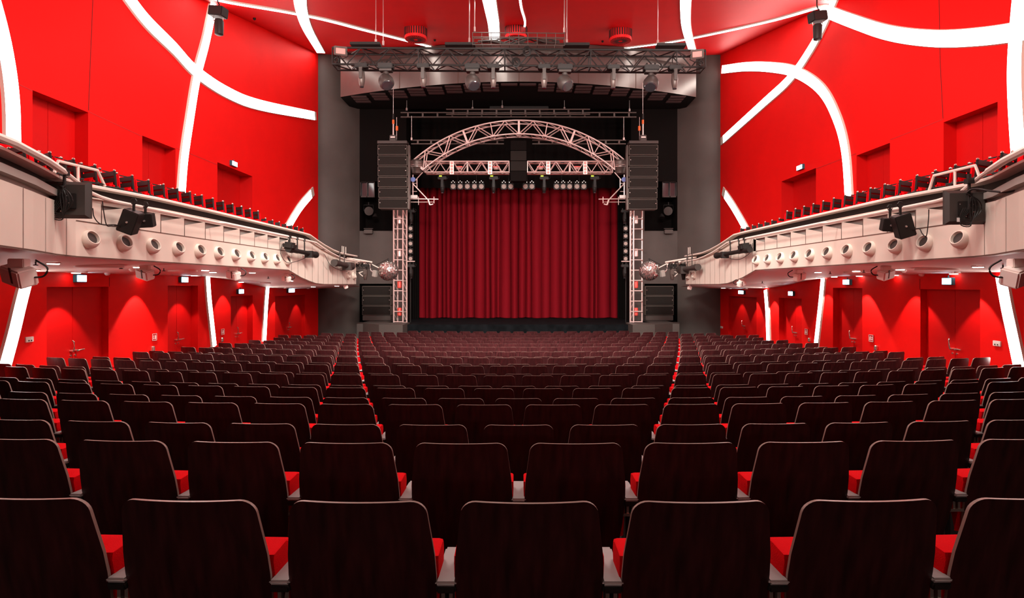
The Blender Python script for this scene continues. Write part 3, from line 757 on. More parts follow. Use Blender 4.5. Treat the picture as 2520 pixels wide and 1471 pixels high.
# side towers
for s, xa, xb, lab in ((-1, 969, 1000, 'left'), (1, 1551, 1581, 'right')):
    Y = 28.4; A, B = P(xa, 510, Y), P(xb, 510, Y); zt, zb = A.z, ZS+.02
    t = T('truss_tower', 'upright pale ladder truss standing on the %s side of the stage' % lab, 'truss', ((A.x+B.x)/2, Y, zb), 'ladder towers on the stage')
    m = MB(); d = .42
    xm = A.x + (B.x-A.x)*.76 if s < 0 else A.x+(B.x-A.x)*.24
    for x, y in ((A.x, Y), (B.x, Y+.1), (xm, Y-.1), (A.x+.1, Y+d)): m.cyl((x, y, zb), (x, y, zt), .034, 7)
    m.build('upright', ALU, t, smooth=True)
    m = MB(); n = 11
    for k in range(n+1):
        z = zb+.05+(zt-zb-.1)*k/n
        m.cyl((A.x, Y, z), (xm if s < 0 else B.x, Y-.05, z), .026, 6); m.cyl((xm, Y-.1, z-.02), (B.x if s < 0 else A.x, Y+.1, z-.02), .02, 6)
        if k < n: m.cyl((A.x if s > 0 else B.x, Y+.1, z), (xm, Y-.1, z+(zt-zb)/n*.9), .014, 6); m.cyl((A.x+.1, Y+d, z), (A.x, Y, z+.4), .014, 6)
    m.build('rung', ALU, t, smooth=True)
    for k, py in enumerate((541, 622, 699, 767)):
        p = P((983 if s < 0 else 1565), py, Y+.15); t = T('tower_lamp', 'small cylindrical lamp inside the %s ladder tower, %s from the top' % (lab, ['first', 'second', 'third', 'fourth'][k]), 'stage light', p, 'lamps inside the ladder towers')
        m = MB(); m.lathe(p+Vector((0, 0, .19)), (0, 0, -1), [(0, .08), (.03, .1), (.35, .1), (.38, .07)], 14); m.build('lamp_body', REDL if k > 1 else ALU, t, smooth=True)
        m = MB(); m.box(p+Vector((0, .12, 0)), (.05, .08, .1)); m.build('bracket', BLACKM, t)
    pq = P((1010 if s < 0 else 1540), 562, 29.08); m = MB(); m.cyl((pq.x, pq.y, ZS), (pq.x, pq.y, pq.z+.3), .03, 6)
    tag(m.build('lamp_stand', BLACKM), 'thin black upright pipe holding five round lamps beside the %s ladder tower' % lab, 'rigging', 'pipes holding the upright lamp rows')
    for k in range(5):
        p = P((1010 if s < 0 else 1540), 562+k*18.6, 28.9); t = T('side_lamp', 'round pinkish lamp in the upright row beside the %s ladder tower, %s from the top' % (lab, ['first', 'second', 'third', 'fourth', 'fifth'][k]), 'stage light', p, 'upright rows of round lamps')
        m = MB(); m.box(p+Vector((0, .09, 0)), (.22, .14, .28)); m.build('housing', BLACKM, t, bevel=.02)
        m = MB(); m.lathe(p+Vector((0, .02, 0)), (0, -1, 0), [(0, .09), (.02, .08)], 16); m.build('lens', LENSG, t)
    p0_ = P(1000 if s < 0 else 1529, 643, 28.5); p1_ = P(1021 if s < 0 else 1550, 643, 28.5)
    m = MB(); m.cyl(p0_, p1_, .026, 7); tag(m.build('cross_pipe', ALU), 'short pipe arm sticking out of the %s ladder tower' % lab, 'rigging', 'pipe arms on the ladder towers')
    for k, py in enumerate((516, 650)):
        tt = moving_head(1012 if s < 0 else 1537, 'black moving light hanging beside the %s ladder tower, %s one' % (lab, 'upper' if k == 0 else 'lower'), 'spot', Y=28.6, ytop=py, grp='moving lights by the ladder towers', s=.95)
        for c_ in tt.children:
            if c_.name.startswith(('yoke', 'lamp_head', 'clamp')): c_.data.materials[0] = BLACKM
# niche lamps and frames
for s, lab in ((-1, 'left'), (1, 'right')):
    g = lambda x, y, Y: P(x if s < 0 else 2552-x, y, Y)
    t = T('niche_window', 'dark two-pane framed box at the top of the %s wall niche' % lab, 'frame', g(905, 465, 30.9), 'framed boxes in the wall niches')
    m = MB()
    for (a, b, c, d) in ((886, 922, 446, 449), (886, 922, 482, 486), (886, 889, 446, 486), (902, 905, 446, 486), (920, 923, 446, 486)): m.span(g(a, c, 30.7), g(b, d, 30.8))
    m.build('frame', GREYM, t)
    m = MB(); m.span(g(888, 448, 30.85), g(921, 484, 30.86)); m.build('pane', GLASSD, t)
    p = g(907, 519, 31.0); t = T('niche_spotlight', 'black round spotlight aimed out of the %s wall niche' % lab, 'stage light', p, 'spotlights in the wall niches')
    d = Vector((-s*.35, -1, -.15)).normalized()
    m = MB(); m.lathe(p-d*.15, d, [(0, .14), (.1, .2), (.32, .22)], 18); m.build('housing', BLACKM, t, smooth=True)
    m = MB(); m.lathe(p+d*.15, d, [(0, .22), (.03, .22), (.031, .17)], 18); m.build('front_ring', GREYM, t, smooth=True)
    m = MB(); m.lathe(p+d*.16, d, [(0, .16), (.012, .15)], 18); m.build('lens', GLASSD, t)
    m = MB(); m.tube([p+Vector((-.24, 0, 0)), p+Vector((-.24, 0, .3)), p+Vector((.24, 0, .3)), p+Vector((.24, 0, 0))], .02, 6); m.cyl(p+Vector((0, 0, .3)), p+Vector((0, 0, .45)), .03, 8); m.build('yoke', BLACKM, t, smooth=True)
    p = g(924, 533, 31.0); t = T('clip_lamp', 'tiny bright-tipped lamp beside the round spotlight in the %s wall niche' % lab, 'stage light', p, 'clip lamps in the wall niches')
    m = MB(); m.lathe(p+Vector((0, 0, .14)), (0, -.4, -1), [(0, .05), (.08, .1), (.22, .15)], 12); m.build('shade', BLACKM, t, smooth=True)
    m = MB(); m.lathe(p+Vector((0, -.12, 0)), (0, -1, 0), [(0, .03), (.02, .02)], 8); m.build('bulb', STEEL, t)
    p = g(907, 570, 30.45); t = T('wall_speaker', 'small dark bracket box below the %s wall niche' % lab, 'box', p, 'bracket boxes below the wall niches')
    m = MB(); m.box(p, (.42, .22, .2)); m.build('body', DARKW, t, bevel=.02)
    m = MB(); m.box(p+Vector((0, -.02, .16)), (.46, .06, .03)); m.build('bracket', GREYM, t)

# round air vents in the ceiling
for px, py, lab in ((1023, 86, 'left'), (1270, 84, 'middle'), (1527, 90, 'right')):
    c = P(px, py, 21.6); zc2 = ceil_z(c.y); c = Vector((c.x, c.y, zc2))
    c2 = P(px, py-14, 21.6)
    Y = (4.5)/((VY-(py-18))/F-.224); c = P(px, py-18, Y)
    t = T('ceiling_vent', 'round red slotted air vent sticking out of the ceiling, %s of three' % lab, 'air vent', c, 'round ceiling air vents')
    R = 27*Y/F; ax = Vector((0, 0, -1))
    m = MB(); m.lathe(c+Vector((0, 0, .15)), ax, [(0, R), (.58, R), (.60, R*.97)], 40); m.build('drum', REDC, t, smooth=True)
    m = MB()
    for k in range(28):
        a = 2*PI*k/28; m.box(c+Vector((math.cos(a)*R, math.sin(a)*R, -.20)), (.03, .05, .30), (0, 0, a))
        m.box(c+Vector((math.cos(a)*R*.56, math.sin(a)*R*.56, -.452)), (R*.72, .022, .014), (0, 0, a))
    m.build('slot', JOINT, t)
# small ceiling sensors
for px, py, lab in ((626, 44, 'left wall'), (1070, 97, 'left vent'), (1483, 100, 'right vent')):
    c = PCe(px, py); m = MB(); m.lathe(c, (0, 0, -1), [(0, .05), (.05, .05), (.08, .02)], 10)
    tag(m.build('ceiling_sensor', BLACKM), 'tiny dark sensor on the ceiling near the %s' % lab, 'sensor')
# hanging spot units at the top corners
for s, px, py, lab in ((-1, 537, 30, 'left'), (1, 2012, 42, 'right')):
    Y = 16.5; p = P(px, py, Y); t = T('hanging_projector', 'black box lamp with a barrel below it hanging by the %s upper wall' % lab, 'stage light', p, 'hanging box lamps by the upper walls')
    R = Euler((0, math.radians(-8*s if s > 0 else 8), math.radians(10*s))).to_matrix()
    m = MB(); m.box(p, (.42, .30, .26), R); m.build('body', BLACKM, t, bevel=.02)
    m = MB(); q = P(px+ (2 if s < 0 else 0), py+42 if s < 0 else py+42, Y); m.lathe(q+Vector((0, 0, .26)), (0, 0, -1), [(0, .10), (.05, .12), (.40, .11), (.42, .08)], 14); m.build('barrel', BLACKM, t, smooth=True)
    m = MB(); m.tube([p+Vector((-.14, 0, -.12)), p+Vector((-.13, 0, -.22)), p+Vector((.13, 0, -.22)), p+Vector((.14, 0, -.12))], .016, 6); m.cyl(p+Vector((0, 0, -.2)), q+Vector((0, 0, .26)), .025, 8); m.build('yoke', STEEL, t, smooth=True)
    m = MB(); m.tube([p+Vector((.0, 0, .13)), p+Vector((.03, 0, .2)), p+Vector((.0, 0, .26)), p+Vector((-.02, 0, .34)), (p.x, p.y, ceil_z(p.y))], .02, 6); m.build('hook', BLACKM, t, smooth=True)
# ------------------------------------------------------------------ theatre seat (stalls)
def lerp_tab(tab, z):
    for (z0, v0), (z1, v1) in zip(tab[:-1], tab[1:]):
        if z0 <= z <= z1: return v0+(v1-v0)*(z-z0)/(z1-z0)
    return tab[0][1] if z < tab[0][0] else tab[-1][1]
def hwid(z): return lerp_tab([(.34, .212), (.48, .234), (.60, .244), (.70, .244), (.92, .216)], z)
def shell_rows(zb, zt, r, inset=0.0, n=14):
    zs = [zb, zb+.02] + [zb+.02+(zt-r-zb-.02)*i/7 for i in range(1, 8)] + [zt-r+r*math.sin(PI/2*i/6) for i in range(1, 7)]
    out = []
    for z in zs:
        h = hwid(z)-inset
        if z > zt-r: u = (z-(zt-r)); h -= r-math.sqrt(max(0, r*r-u*u))
        if z < zb+.02: h -= .02
        out.append((z, h))
    return out
def back_y(x, z):     # recline + lateral curve
    return (.92-z)*.20 + (.05*(.6-z) if z < .6 else 0) + .55*x*x
def slab(m, rows, th, off, puff=0.0, n=14, edge=1):
    """solid sheet following the seat back; front face pushed +y by th"""
    A, B = [], []
    for z, h in rows:
        ra, rb = [], []
        for i in range(n+1):
            x = -h+2*h*i/n; y = back_y(x, z)+off
            e = 1-(2*i/n-1)**6
            zz = (z-rows[0][0])/(rows[-1][0]-rows[0][0]); e2 = 1-(2*zz-1)**8
            ra.append(Vector((x, y, z))); rb.append(Vector((x, y+th+puff*max(0, e)*max(0, e2), z)))
        A.append(ra); B.append(rb)
    m.m = 0; m.grid(A); m.grid(B)
    m.m = edge
    loopA = A[0] + [r[-1] for r in A[1:]] + list(reversed(A[-1][:-1])) + [r[0] for r in reversed(A[1:-1])]
    loopB = B[0] + [r[-1] for r in B[1:]] + list(reversed(B[-1][:-1])) + [r[0] for r in reversed(B[1:-1])]
    loopA.append(loopA[0]); loopB.append(loopB[0])
    m.grid([loopA, loopB]); m.m = 0
def rbox(m, c, d, bev, rot=None):
    bm = bmesh.new(); bmesh.ops.create_cube(bm, size=1)
    for v in bm.verts: v.co = Vector((v.co.x*d[0], v.co.y*d[1], v.co.z*d[2]))
    bmesh.ops.bevel(bm, geom=list(bm.edges), offset=bev, segments=3, affect='EDGES', clamp_overlap=True)
    R = Euler(rot or (0, 0, 0)).to_matrix()
    bm.verts.ensure_lookup_table()
    m.add([R @ v.co + Vector(c) for v in bm.verts], [[v.index for v in f.verts] for f in bm.faces]); bm.free()
def seat_meshes():
    out = []
    m = MB(); slab(m, shell_rows(.34, .92, .045), .013, 0.0, edge=1); out.append(('backrest', m, [WOOD, WEDGE], 0))
    m = MB(); slab(m, [(z, h-.016*min(1, (z-.44)/.1)) for z, h in shell_rows(.44, .913, .05, .010)], .014, .0135, puff=.03, edge=0); out.append(('back_cushion', m, [FABR], 0))
    prof = [(.07, .69), (.10, .712), (.22, .718), (.256, .706), (.268, .675), (.245, .60), (.19, .50), (.14, .43), (.10, .42), (.07, .46)]
    m = MB(); cuts = [(-.248, .80), (-.243, .95), (-.23, 1), (-.12, 1), (0, 1), (.12, 1), (.23, 1), (.243, .95), (.248, .80)]
    cyp, czp = .135, .58
    m.grid([[Vector((x, max(cyp+(y-cyp)*k, back_y(x, czp+(z-czp)*(.9+.1*k))+.022), czp+(z-czp)*(.9+.1*k))) for y, z in prof] for x, k in cuts], closed=True)
    for x, k in (cuts[0], cuts[-1]): m.add([Vector((x, max(cyp+(y-cyp)*k, back_y(x, czp+(z-czp)*(.9+.1*k))+.022), czp+(z-czp)*(.9+.1*k))) for y, z in prof], [tuple(range(len(prof)))])
    out.append(('seat_cushion', m, [FABR], 0))
    m = MB(); rbox(m, (.275, .215, .628), (.070, .275, .016), .007); m.m = 1; rbox(m, (.275, .215, .607), (.066, .265, .026), .006); out.append(('armrest', m, [ARM, BLACKM], 0))
    m = MB(); rbox(m, (.275, .23, .30), (.028, .13, .60), .01); m.box((.275, .23, .012), (.06, .30, .024)); out.append(('stanchion', m, [BLACKM], 0))
    m = MB(); m.box((.275, .12, .545), (.13, .02, .014)); m.box((.262, .125, .57), (.012, .02, .05)); m.box((.288, .125, .57), (.012, .02, .05)); out.append(('hinge_bracket', m, [CHROME], 0))
    return out
proto = T('theatre_seat', 'proto', 'seat', (0, 0, 0), 'dark theatre seats in the stalls')
for nm, m, ms, _ in seat_meshes(): m.build(nm, ms, proto, smooth=True)
proto_parts = list(proto.children)
merged = MB()   # one seat as plain lists, for the far rows
for nm, m, ms, _ in seat_meshes(): 
    if nm in ('hinge_bracket',): continue
    key = {'backrest': (0, 1), 'back_cushion': (2,), 'seat_cushion': (2,), 'armrest': (3, 4), 'stanchion': (4,)}[nm]
    b = len(merged.v); merged.v += m.v
    for f, i in zip(m.f, m.mi): merged.f.append([b+k for k in f]); merged.mi.append(key[i])
XMAX = {9: 9.2, 10: 8.95, 11: 8.65, 12: 8.8, 13: 9.1, 14: 8.65, 15: 8.45, 16: 8.75, 17: 8.5, 18: 8.6, 19: 8.5, 20: 8.7, 21: 9.1, 22: 7.95, 23: 7.75, 24: 6.4, 25: 4.75}
ORD = ['zeroth', 'first', 'second', 'third', 'fourth', 'fifth', 'sixth', 'seventh', 'eighth', 'ninth', 'tenth', 'eleventh', 'twelfth', 'thirteenth', 'fourteenth', 'fifteenth', 'sixteenth', 'seventeenth', 'eighteenth', 'nineteenth', 'twentieth', 'twenty-first', 'twenty-second', 'twenty-third', 'twenty-fourth']
first = True
LAST_SINGLE = 13
n_single = 0
far = MB()
for n in range(1, 26):
    R = row_R(n); d0 = row_d(n)
    xm = XMAX.get(n, min(9.15, .90*(d0+.25*max(0, d0-3)/5)+.35))
    offs = []
    k = 0
    while True:
        s = .55*k if n % 2 else .55*(k+.5)
        th = s/R
        if R*math.sin(th) > xm+.05: break
        offs.append((s, k)); k += 1
    items = []
    for s, k in offs:
        if n % 2 and k == 0: items.append((0.0, 'middle'))
        else:
            q = k if n % 2 else k+1
            items.append((-s, '%s left of the middle' % ORD[q])); items.append((s, '%s right of the middle' % ORD[q]))
    x_sh = .035 if n == 1 else 0.0
    for s, lab in items:
        th = s/R; x = R*math.sin(th)+x_sh; y = d0 + R*(1-math.cos(th)); z = row_floor(n)
        if n <= LAST_SINGLE:
            rowlab = 'nearest row' if n == 1 else '%s row from the photographer' % ORD[n]
            extra = ''
            lb = 'dark wooden theatre seat, %s, in the %s' % (lab if lab != 'middle' else 'middle one', rowlab)
            if first: o = proto; first = False
            else:
                o = proto.copy(); COL.objects.link(o)
                for c in proto_parts:
                    c2 = c.copy(); COL.objects.link(c2); c2.parent = o
            o.location = (x, y, z); o.rotation_euler = (0, 0, th); o['label'] = lb
            n_single += 1
        else:
            c_, s_ = math.cos(th), math.sin(th); b = len(far.v)
            far.v += [Vector((x+v.x*c_-v.y*s_, y+v.x*s_+v.y*c_, z+v.z)) for v in merged.v]
            far.f += [[b+i for i in f] for f in merged.f]; far.mi += merged.mi
print('single seats', n_single)
def fast_build(mb, name, mats):
    me = bpy.data.meshes.new(name); me.from_pydata([tuple(v) for v in mb.v], [], mb.f)
    for m in mats: me.materials.append(m)
    me.polygons.foreach_set('material_index', mb.mi); me.polygons.foreach_set('use_smooth', [True]*len(mb.f))
    try: me.set_sharp_from_angle(angle=math.radians(40))
    except Exception: pass
    o = bpy.data.objects.new(name, me); COL.objects.link(o); return o
o = fast_build(far, 'theatre_seats', [WOOD, WEDGE, FABR, ARM, BLACKM])
tag(o, 'mass of dark wooden theatre seats in the far rows nearest the stage', 'seats', kind='stuff')

# ------------------------------------------------------------------ balconies
def soff_wall_z(y): return lerp_tab([(-10, 3.05), (18.6, 3.05), (20.5, 2.94), (23, 2.70), (25, 2.62), (40, 2.60)], y)
PATH = [  # x magnitude, y, bottom z, rail z
    (0, .25, 3.2, 4.27), (2.2, .6, 3.2, 4.27), (3.6, 1.7, 3.2, 4.27), (4.6, 3.4, 3.2, 4.27), (5.2, 5.2, 3.2, 4.27), (5.5, 6.45, 3.2, 4.27), (5.85, 7.35, 3.2, 4.27), (6.3, 8.3, 3.2, 4.29), (6.5, 8.95, 3.2, 4.31), (6.5, 11, 3.2, 4.37),
    (6.5, 13, 3.2, 4.38), (6.5, 17.2, 3.2, 4.38), (6.5, 17.7, 3.10, 4.38), (6.5, 18.2, 3.0, 4.38), (6.5, 18.9, 2.90, 4.37), (6.5, 19.5, 2.83, 4.27), (6.5, 20.3, 2.80, 4.15), (6.5, 21.3, 2.80, 4.04), (6.5, 22.2, 2.80, 3.98), (6.5, 23.4, 2.80, 3.97), (6.5, 24.4, 2.80, 3.97)]
def path_dense(step=.2):
    out = []
    for a, b in zip(PATH[:-1], PATH[1:]):
        L = math.hypot(b[0]-a[0], b[1]-a[1]); k = max(1, int(L/step))
        for i in range(k): out.append(tuple(a[j]+(b[j]-a[j])*i/k for j in range(4)))
    out.append(PATH[-1]); return out
PD = path_dense(.25)
for s, lab in ((-1, 'left'), (1, 'right')):
    KX = PL/6.5 if s < 0 else PR/6.5
    XW = XL if s < 0 else XR
    def q(i, off, z):
        """point on the balcony front; off>0 = toward the hall middle"""
        x, y, zb, zt = PD[i]; a = PD[max(0, i-1)]; b = PD[min(len(PD)-1, i+1)]
        tx, ty = b[0]-a[0], b[1]-a[1]; L = math.hypot(tx, ty); nx, ny = ty/L, -tx/L
        return Vector((s*(x-nx*off)*KX, y-ny*off, z))
    N_ = len(PD); rng = range(N_)
    t = T('balcony', 'long cream panelled balcony with round portholes along the %s wall' % lab, 'balcony', (s*8, 14, 3.0), 'side balconies')
    seamz = lambda i: min(3.74, PD[i][3]-.50)
    ptop = lambda i: PD[i][3]-.28 if PD[i][1] > 8.9 else PD[i][3]-.35
    # lower panel
    m = MB(); m.grid([[q(i, 0, PD[i][2]) for i in rng], [q(i, 0, seamz(i)) for i in rng]]); m.grid([[q(i, 0, PD[i][2]) for i in rng], [q(i, -.12, PD[i][2]) for i in rng]])
    m.build('lower_panel', CREAM, t)
    m = MB(); m.grid([[q(i, .012, PD[i][2]+.0) for i in rng], [q(i, .012, PD[i][2]+.02) for i in rng]]); sg = [i for i in rng if 8.85 < PD[i][1] < 17.4]; m.grid([[q(i, .004, seamz(i)-.008) for i in sg], [q(i, .004, seamz(i)+.008) for i in sg]])
    # vertical joints
    def joint(x_off_i, z0, z1, wd=.008):
        i = x_off_i; a = q(i, .006, z0); b = q(i, .006, z1); i2 = min(i+1, N_-1); d = (q(i2, 0, 0)-q(i, 0, 0)).normalized()*wd
        m.quad(a-d, a+d, b+d, b-d)
    m2 = m
    for i in rng:
        y = PD[i][1]; x = PD[i][0]
        if y > 17.2 and i % 2 == 0: joint(i, PD[i][2], PD[i][3]-.30, .007)
        if y < 8.9 and y > 4 and i % 3 == 0: joint(i, PD[i][2], 3.92, .006)
    m.build('panel_seam', SEAM, t)
    # upper panels with slanting tops, in front of a grey set-back strip
    m = MB(); m.grid([[q(i, -.07, seamz(i)-.05) for i in rng], [q(i, -.07, PD[i][3]-.24) for i in rng], [q(i, -.10, PD[i][3]-.24) for i in rng]]); m.build('setback_panel', CREAMD, t)
    m = MB(); sm = MB()
    Yk = [9.21+.29+.787*k for k in range(-1, 10)] + [17.4+.0]
    def qq(y, off, z): return Vector((s*(6.5-off)*KX, y, z))
    for a, b in zip(Yk[:-1], Yk[1:]):
        b2 = b-.012
        m.add([qq(a, 0, 3.745), qq(b2, 0, 3.745), qq(b2, 0, 4.10), qq(a, 0, 3.955)], [(0, 1, 2, 3)])
        m.add([qq(b2, 0, 3.745), qq(b2, -.07, 3.745), qq(b2, -.07, 4.10), qq(b2, 0, 4.10)], [(0, 1, 2, 3)])
        sm = MB(); sm.quad(qq(a-.009, .004, 3.745), qq(a+.007, .004, 3.745), qq(a+.007, .004, 4.06), qq(a-.009, .004, 4.06)); sm.build('panel_joint', SEAM, t)
    # the curved ends: plain panels
    ia = [i for i in rng if PD[i][1] <= 8.95 and not (PD[i][1] > 8.8)]; ib = [i for i in rng if PD[i][1] >= 17.2]
    for seg in (ia + [ia[-1]+1], ib):
        m.grid([[q(i, 0, seamz(i)) for i in seg], [q(i, 0, ptop(i)) for i in seg]]); m.grid([[q(i, 0, ptop(i)) for i in seg], [q(i, -.1, ptop(i)) for i in seg]])
    m.build('upper_panel', CREAM, t)
    # dark recess and rails
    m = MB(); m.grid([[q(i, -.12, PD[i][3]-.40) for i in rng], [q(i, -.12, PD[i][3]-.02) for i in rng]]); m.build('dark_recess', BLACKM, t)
    m = MB(); m.grid([[q(i, -.01, PD[i][3]-.29) for i in rng if PD[i][1] > 8.9], [q(i, -.01, PD[i][3]-.225) for i in rng if PD[i][1] > 8.9], [q(i, .05, PD[i][3]-.215) for i in rng if PD[i][1] > 8.9], [q(i, .05, PD[i][3]-.20) for i in rng if PD[i][1] > 8.9], [q(i, -.12, PD[i][3]-.20) for i in rng if PD[i][1] > 8.9]])
    m.build('ledge', CREAM, t)
    m = MB(); nr = [i for i in rng if 3 < PD[i][1] <= 8.95]; m.grid([[q(i, .03, 4.00) for i in nr], [q(i, .03, 4.09) for i in nr], [q(i, -.1, 4.09) for i in nr]]); m.grid([[q(i, .03, 4.00) for i in nr], [q(i, -.1, 4.00) for i in nr]]); m.build('near_beam', CREAMD, t)
    m = MB(); m.grid([[q(i, .02, PD[i][3]) for i in rng], [q(i, .06, PD[i][3]-.02) for i in rng], [q(i, .06, PD[i][3]-.05) for i in rng], [q(i, .0, PD[i][3]-.06) for i in rng], [q(i, -.16, PD[i][3]-.05) for i in rng], [q(i, -.16, PD[i][3]) for i in rng], [q(i, .02, PD[i][3]) for i in rng]])
    m.build('top_rail', RAILC, t, smooth=True)
    # slim pipe rail in front; swings up to the thick steel rail at the near end
    pr = []
    for i in rng:
        x, y, zb, zt = PD[i]
        if y < 8.4: off, z = .13, 4.31
        elif y < 9.6: u = (y-8.4)/1.2; off, z = .13+.09*u, 4.31-.22*math.sin(u*PI/2)
        else: off, z = .22, (4.09 if y < 13 else min(4.11, zt-.27))
        if y > 1.0: pr.append(q(i, off, z))
    m = MB(); m.tube(pr, .030, 8); 
    m.tube(pr[:[k for k, p_ in enumerate(pr) if p_.y > 8.2][0]], .045, 8)
    m.build('pipe_rail', RAILC if s else STEEL, t, smooth=True)
    m = MB()
    for i in rng:
        if i % 9 == 4 and PD[i][1] > 9: m.cyl(q(i, .22, PD[i][3]-.27), q(i, -.05, PD[i][3]-.20), .014, 6)
    m.build('rail_bracket', GREYM, t)
    # soffit and deck
    rows = []
    for i in rng:
        a = q(i, -.02, PD[i][2]+.005); yw = a.y if a.y > 8.9 else a.y-(8.9-a.y)*.8
        if PD[i][1] < 6: b = Vector((s*XW, max(-5.9, yw), 3.05))
        else: b = Vector((s*XW, yw, soff_wall_z(yw)))
        rows.append([a.lerp(b, k/6) for k in range(7)])
    e = PD[-1]; 
    rows.append([Vector((s*6.9*KX, 25.2, 2.78)).lerp(Vector((s*XW, 26.8, 2.615)), k/6) for k in range(7)])
    rows.append([Vector((s*7.4*KX, 28.6, 2.70)).lerp(Vector((s*XW, YC+.2, 2.60)), k/6) for k in range(7)])
    m = MB(); m.grid(rows); m.build('soffit', SOFF, t, smooth=True)
    m = MB(); m.grid([[Vector((p_.x, p_.y, 3.75 if p_.y < 19 else max(3.4, 3.75-(p_.y-19)*.1))) for p_ in r] for r in rows]); m.build('deck', CARPET, t)
    m = MB(); a = q(N_-1, 0, 0); m.quad((a.x, a.y, 2.80), (a.x+s*.35, a.y+1.0, 2.80), (a.x+s*.35, a.y+1.0, 3.7), (a.x, a.y, 3.7)); m.build('end_panel', CREAM, t)
    # steel guard rail on the balcony edge
    if s < 0: gp = [(134, 425), (143, 396), (240, 419), (258, 458)]; mid = (192, 408, 446)
    else: gp = [(2286, 470), (2298, 432), (2400, 407), (2411, 436)]; mid = (2350, 419, 458)
    Xg = s*6.62*KX; g = T('guard_rail', 'bent steel guard rail on top of the %s balcony edge' % lab, 'railing', PX(*gp[1], Xg), 'steel guard rails on the balconies')
    m = MB(); m.tube([PX(a, b, Xg) for a, b in gp], .022, 8); m.cyl(PX(mid[0], mid[1], Xg), PX(mid[0], mid[2], Xg), .02, 8); m.build('rail_tube', RAILC, g, smooth=True)
    # portholes
    for k in range(11):
        y = 9.21+.787*k; c = Vector((s*6.5*KX, y, 3.49 - (.0 if s < 0 else .0)))
        h = T('porthole', 'round cream porthole nozzle in the %s balcony front, %s from the camera' % (lab, ORD[k+1]), 'porthole', c, 'round portholes in the balcony fronts')
        d = Vector((-s*1.0, -.22, .42)).normalized(); r = .142
        cen = c + Vector((-s*.012, 0, -.01)); ao = math.radians(50)
        m = MB(); sp = [(-r*math.cos(PI*i/18), r*math.sin(PI*i/18)+.001) for i in range(19) if PI*i/18 < PI-ao]
        sp += [(r*math.cos(ao), r*math.sin(ao)), (r*math.cos(ao), r*math.sin(ao)*.90), (r*math.cos(ao)-.05, r*math.sin(ao)*.84)]
        m.lathe(cen, d, sp, 28); m.build('nozzle_ring', CREAM, h, smooth=True)
        m = MB(); m.lathe(cen, d, [(r*math.cos(ao)-.075, r*math.sin(ao)*.8), (r*math.cos(ao)-.045, r*math.sin(ao)*.83)], 24); m.build('dark_opening', GREYM, h)
        h.rotation_euler = (0, 0, 0)
    for k, yy in enumerate((23.15, 23.95)):
        c = Vector((s*6.5*KX, yy, 3.15)); h = T('porthole', 'small oval nozzle at the stage end of the %s balcony front, %s one' % (lab, 'near' if k == 0 else 'far'), 'porthole', c, 'round portholes in the balcony fronts')
        d = Vector((-s*1.0, -.1, .42)).normalized()
        m = MB(); m.lathe(c-d*.08, d, [(0, .12), (.08, .15), (.16, .13), (.17, .1), (.1, .09)], 20); m.build('nozzle_ring', CREAM, h, smooth=True)
        m = MB(); m.lathe(c+d*.02, d, [(0, .09), (.02, .095)], 16); m.build('dark_opening', CREAMD, h)

# balcony seats: black ladder backs, red cushions
bs = T('slatted_chair', 'proto', 'seat', (0, 0, 0), 'balcony seats behind the balcony rails')
m = MB()
for x in (-.21, .21): m.cyl((x, .02, .05), (x, -.07, .97), .02, 6)
for k in range(5): m.box((0, -.065+.012*k, .925-.105*k), (.42, .02, .078))
m.build('ladder_back', BLACKM, bs)
m = MB()
for x in (-.21, .21): m.lathe((x, -.07, .965), (0, 0, 1), [(0, .022), (.015, .022), (.025, .01)], 8)
m.build('post_cap', CHROME, bs)
m = MB(); rbox(m, (0, .015, .68), (.43, .05, .50), .02, (math.radians(6), 0, 0)); m.build('back_cushion', FABR, bs, smooth=True)
m = MB(); rbox(m, (0, .20, .54), (.42, .09, .40), .04, (math.radians(-6), 0, 0)); m.build('seat_cushion', FABR, bs, smooth=True)
m = MB(); rbox(m, (0, .275, .50), (.43, .05, .36), .015, (math.radians(-6), 0, 0)); m.box((0, .22, .15), (.40, .12, .28)); m.build('seat_pan', MONB, bs)
for x in (-.24, .24):
    m = MB(); rbox(m, (x, .2, .64), (.045, .34, .03), .01); m.box((x, .3, .35), (.03, .05, .56)); m.build('armrest', BLACKM, bs)
bparts = list(bs.children); firstb = True
for s, lab in ((-1, 'left'), (1, 'right')):
    kk = PL/6.5 if s < 0 else PR/6.5
    for n in range(24):
        y = 8.35+.475*n
        for c_ in (0, 1):
            if c_ == 1 and n > 12: continue
            z = 3.76 if y < 16.2 else 3.62
            x = s*(7.0+.72*c_)*kk; yy = y + .24 + .10*c_
            if firstb: o = bs; firstb = False
            else:
                o = bs.copy(); COL.objects.link(o)
                for c in bparts: c2 = c.copy(); COL.objects.link(c2); c2.parent = o
            o.location = (x, yy, z + (.22 if c_ else 0)); o.rotation_euler = (0, 0, s*(.50 if c_ == 0 else 1.75))
            o['label'] = 'black slat-backed red chair on the %s balcony, %s row, %s from the camera' % (lab, 'rail' if c_ == 0 else 'wall', ORD[n+1])

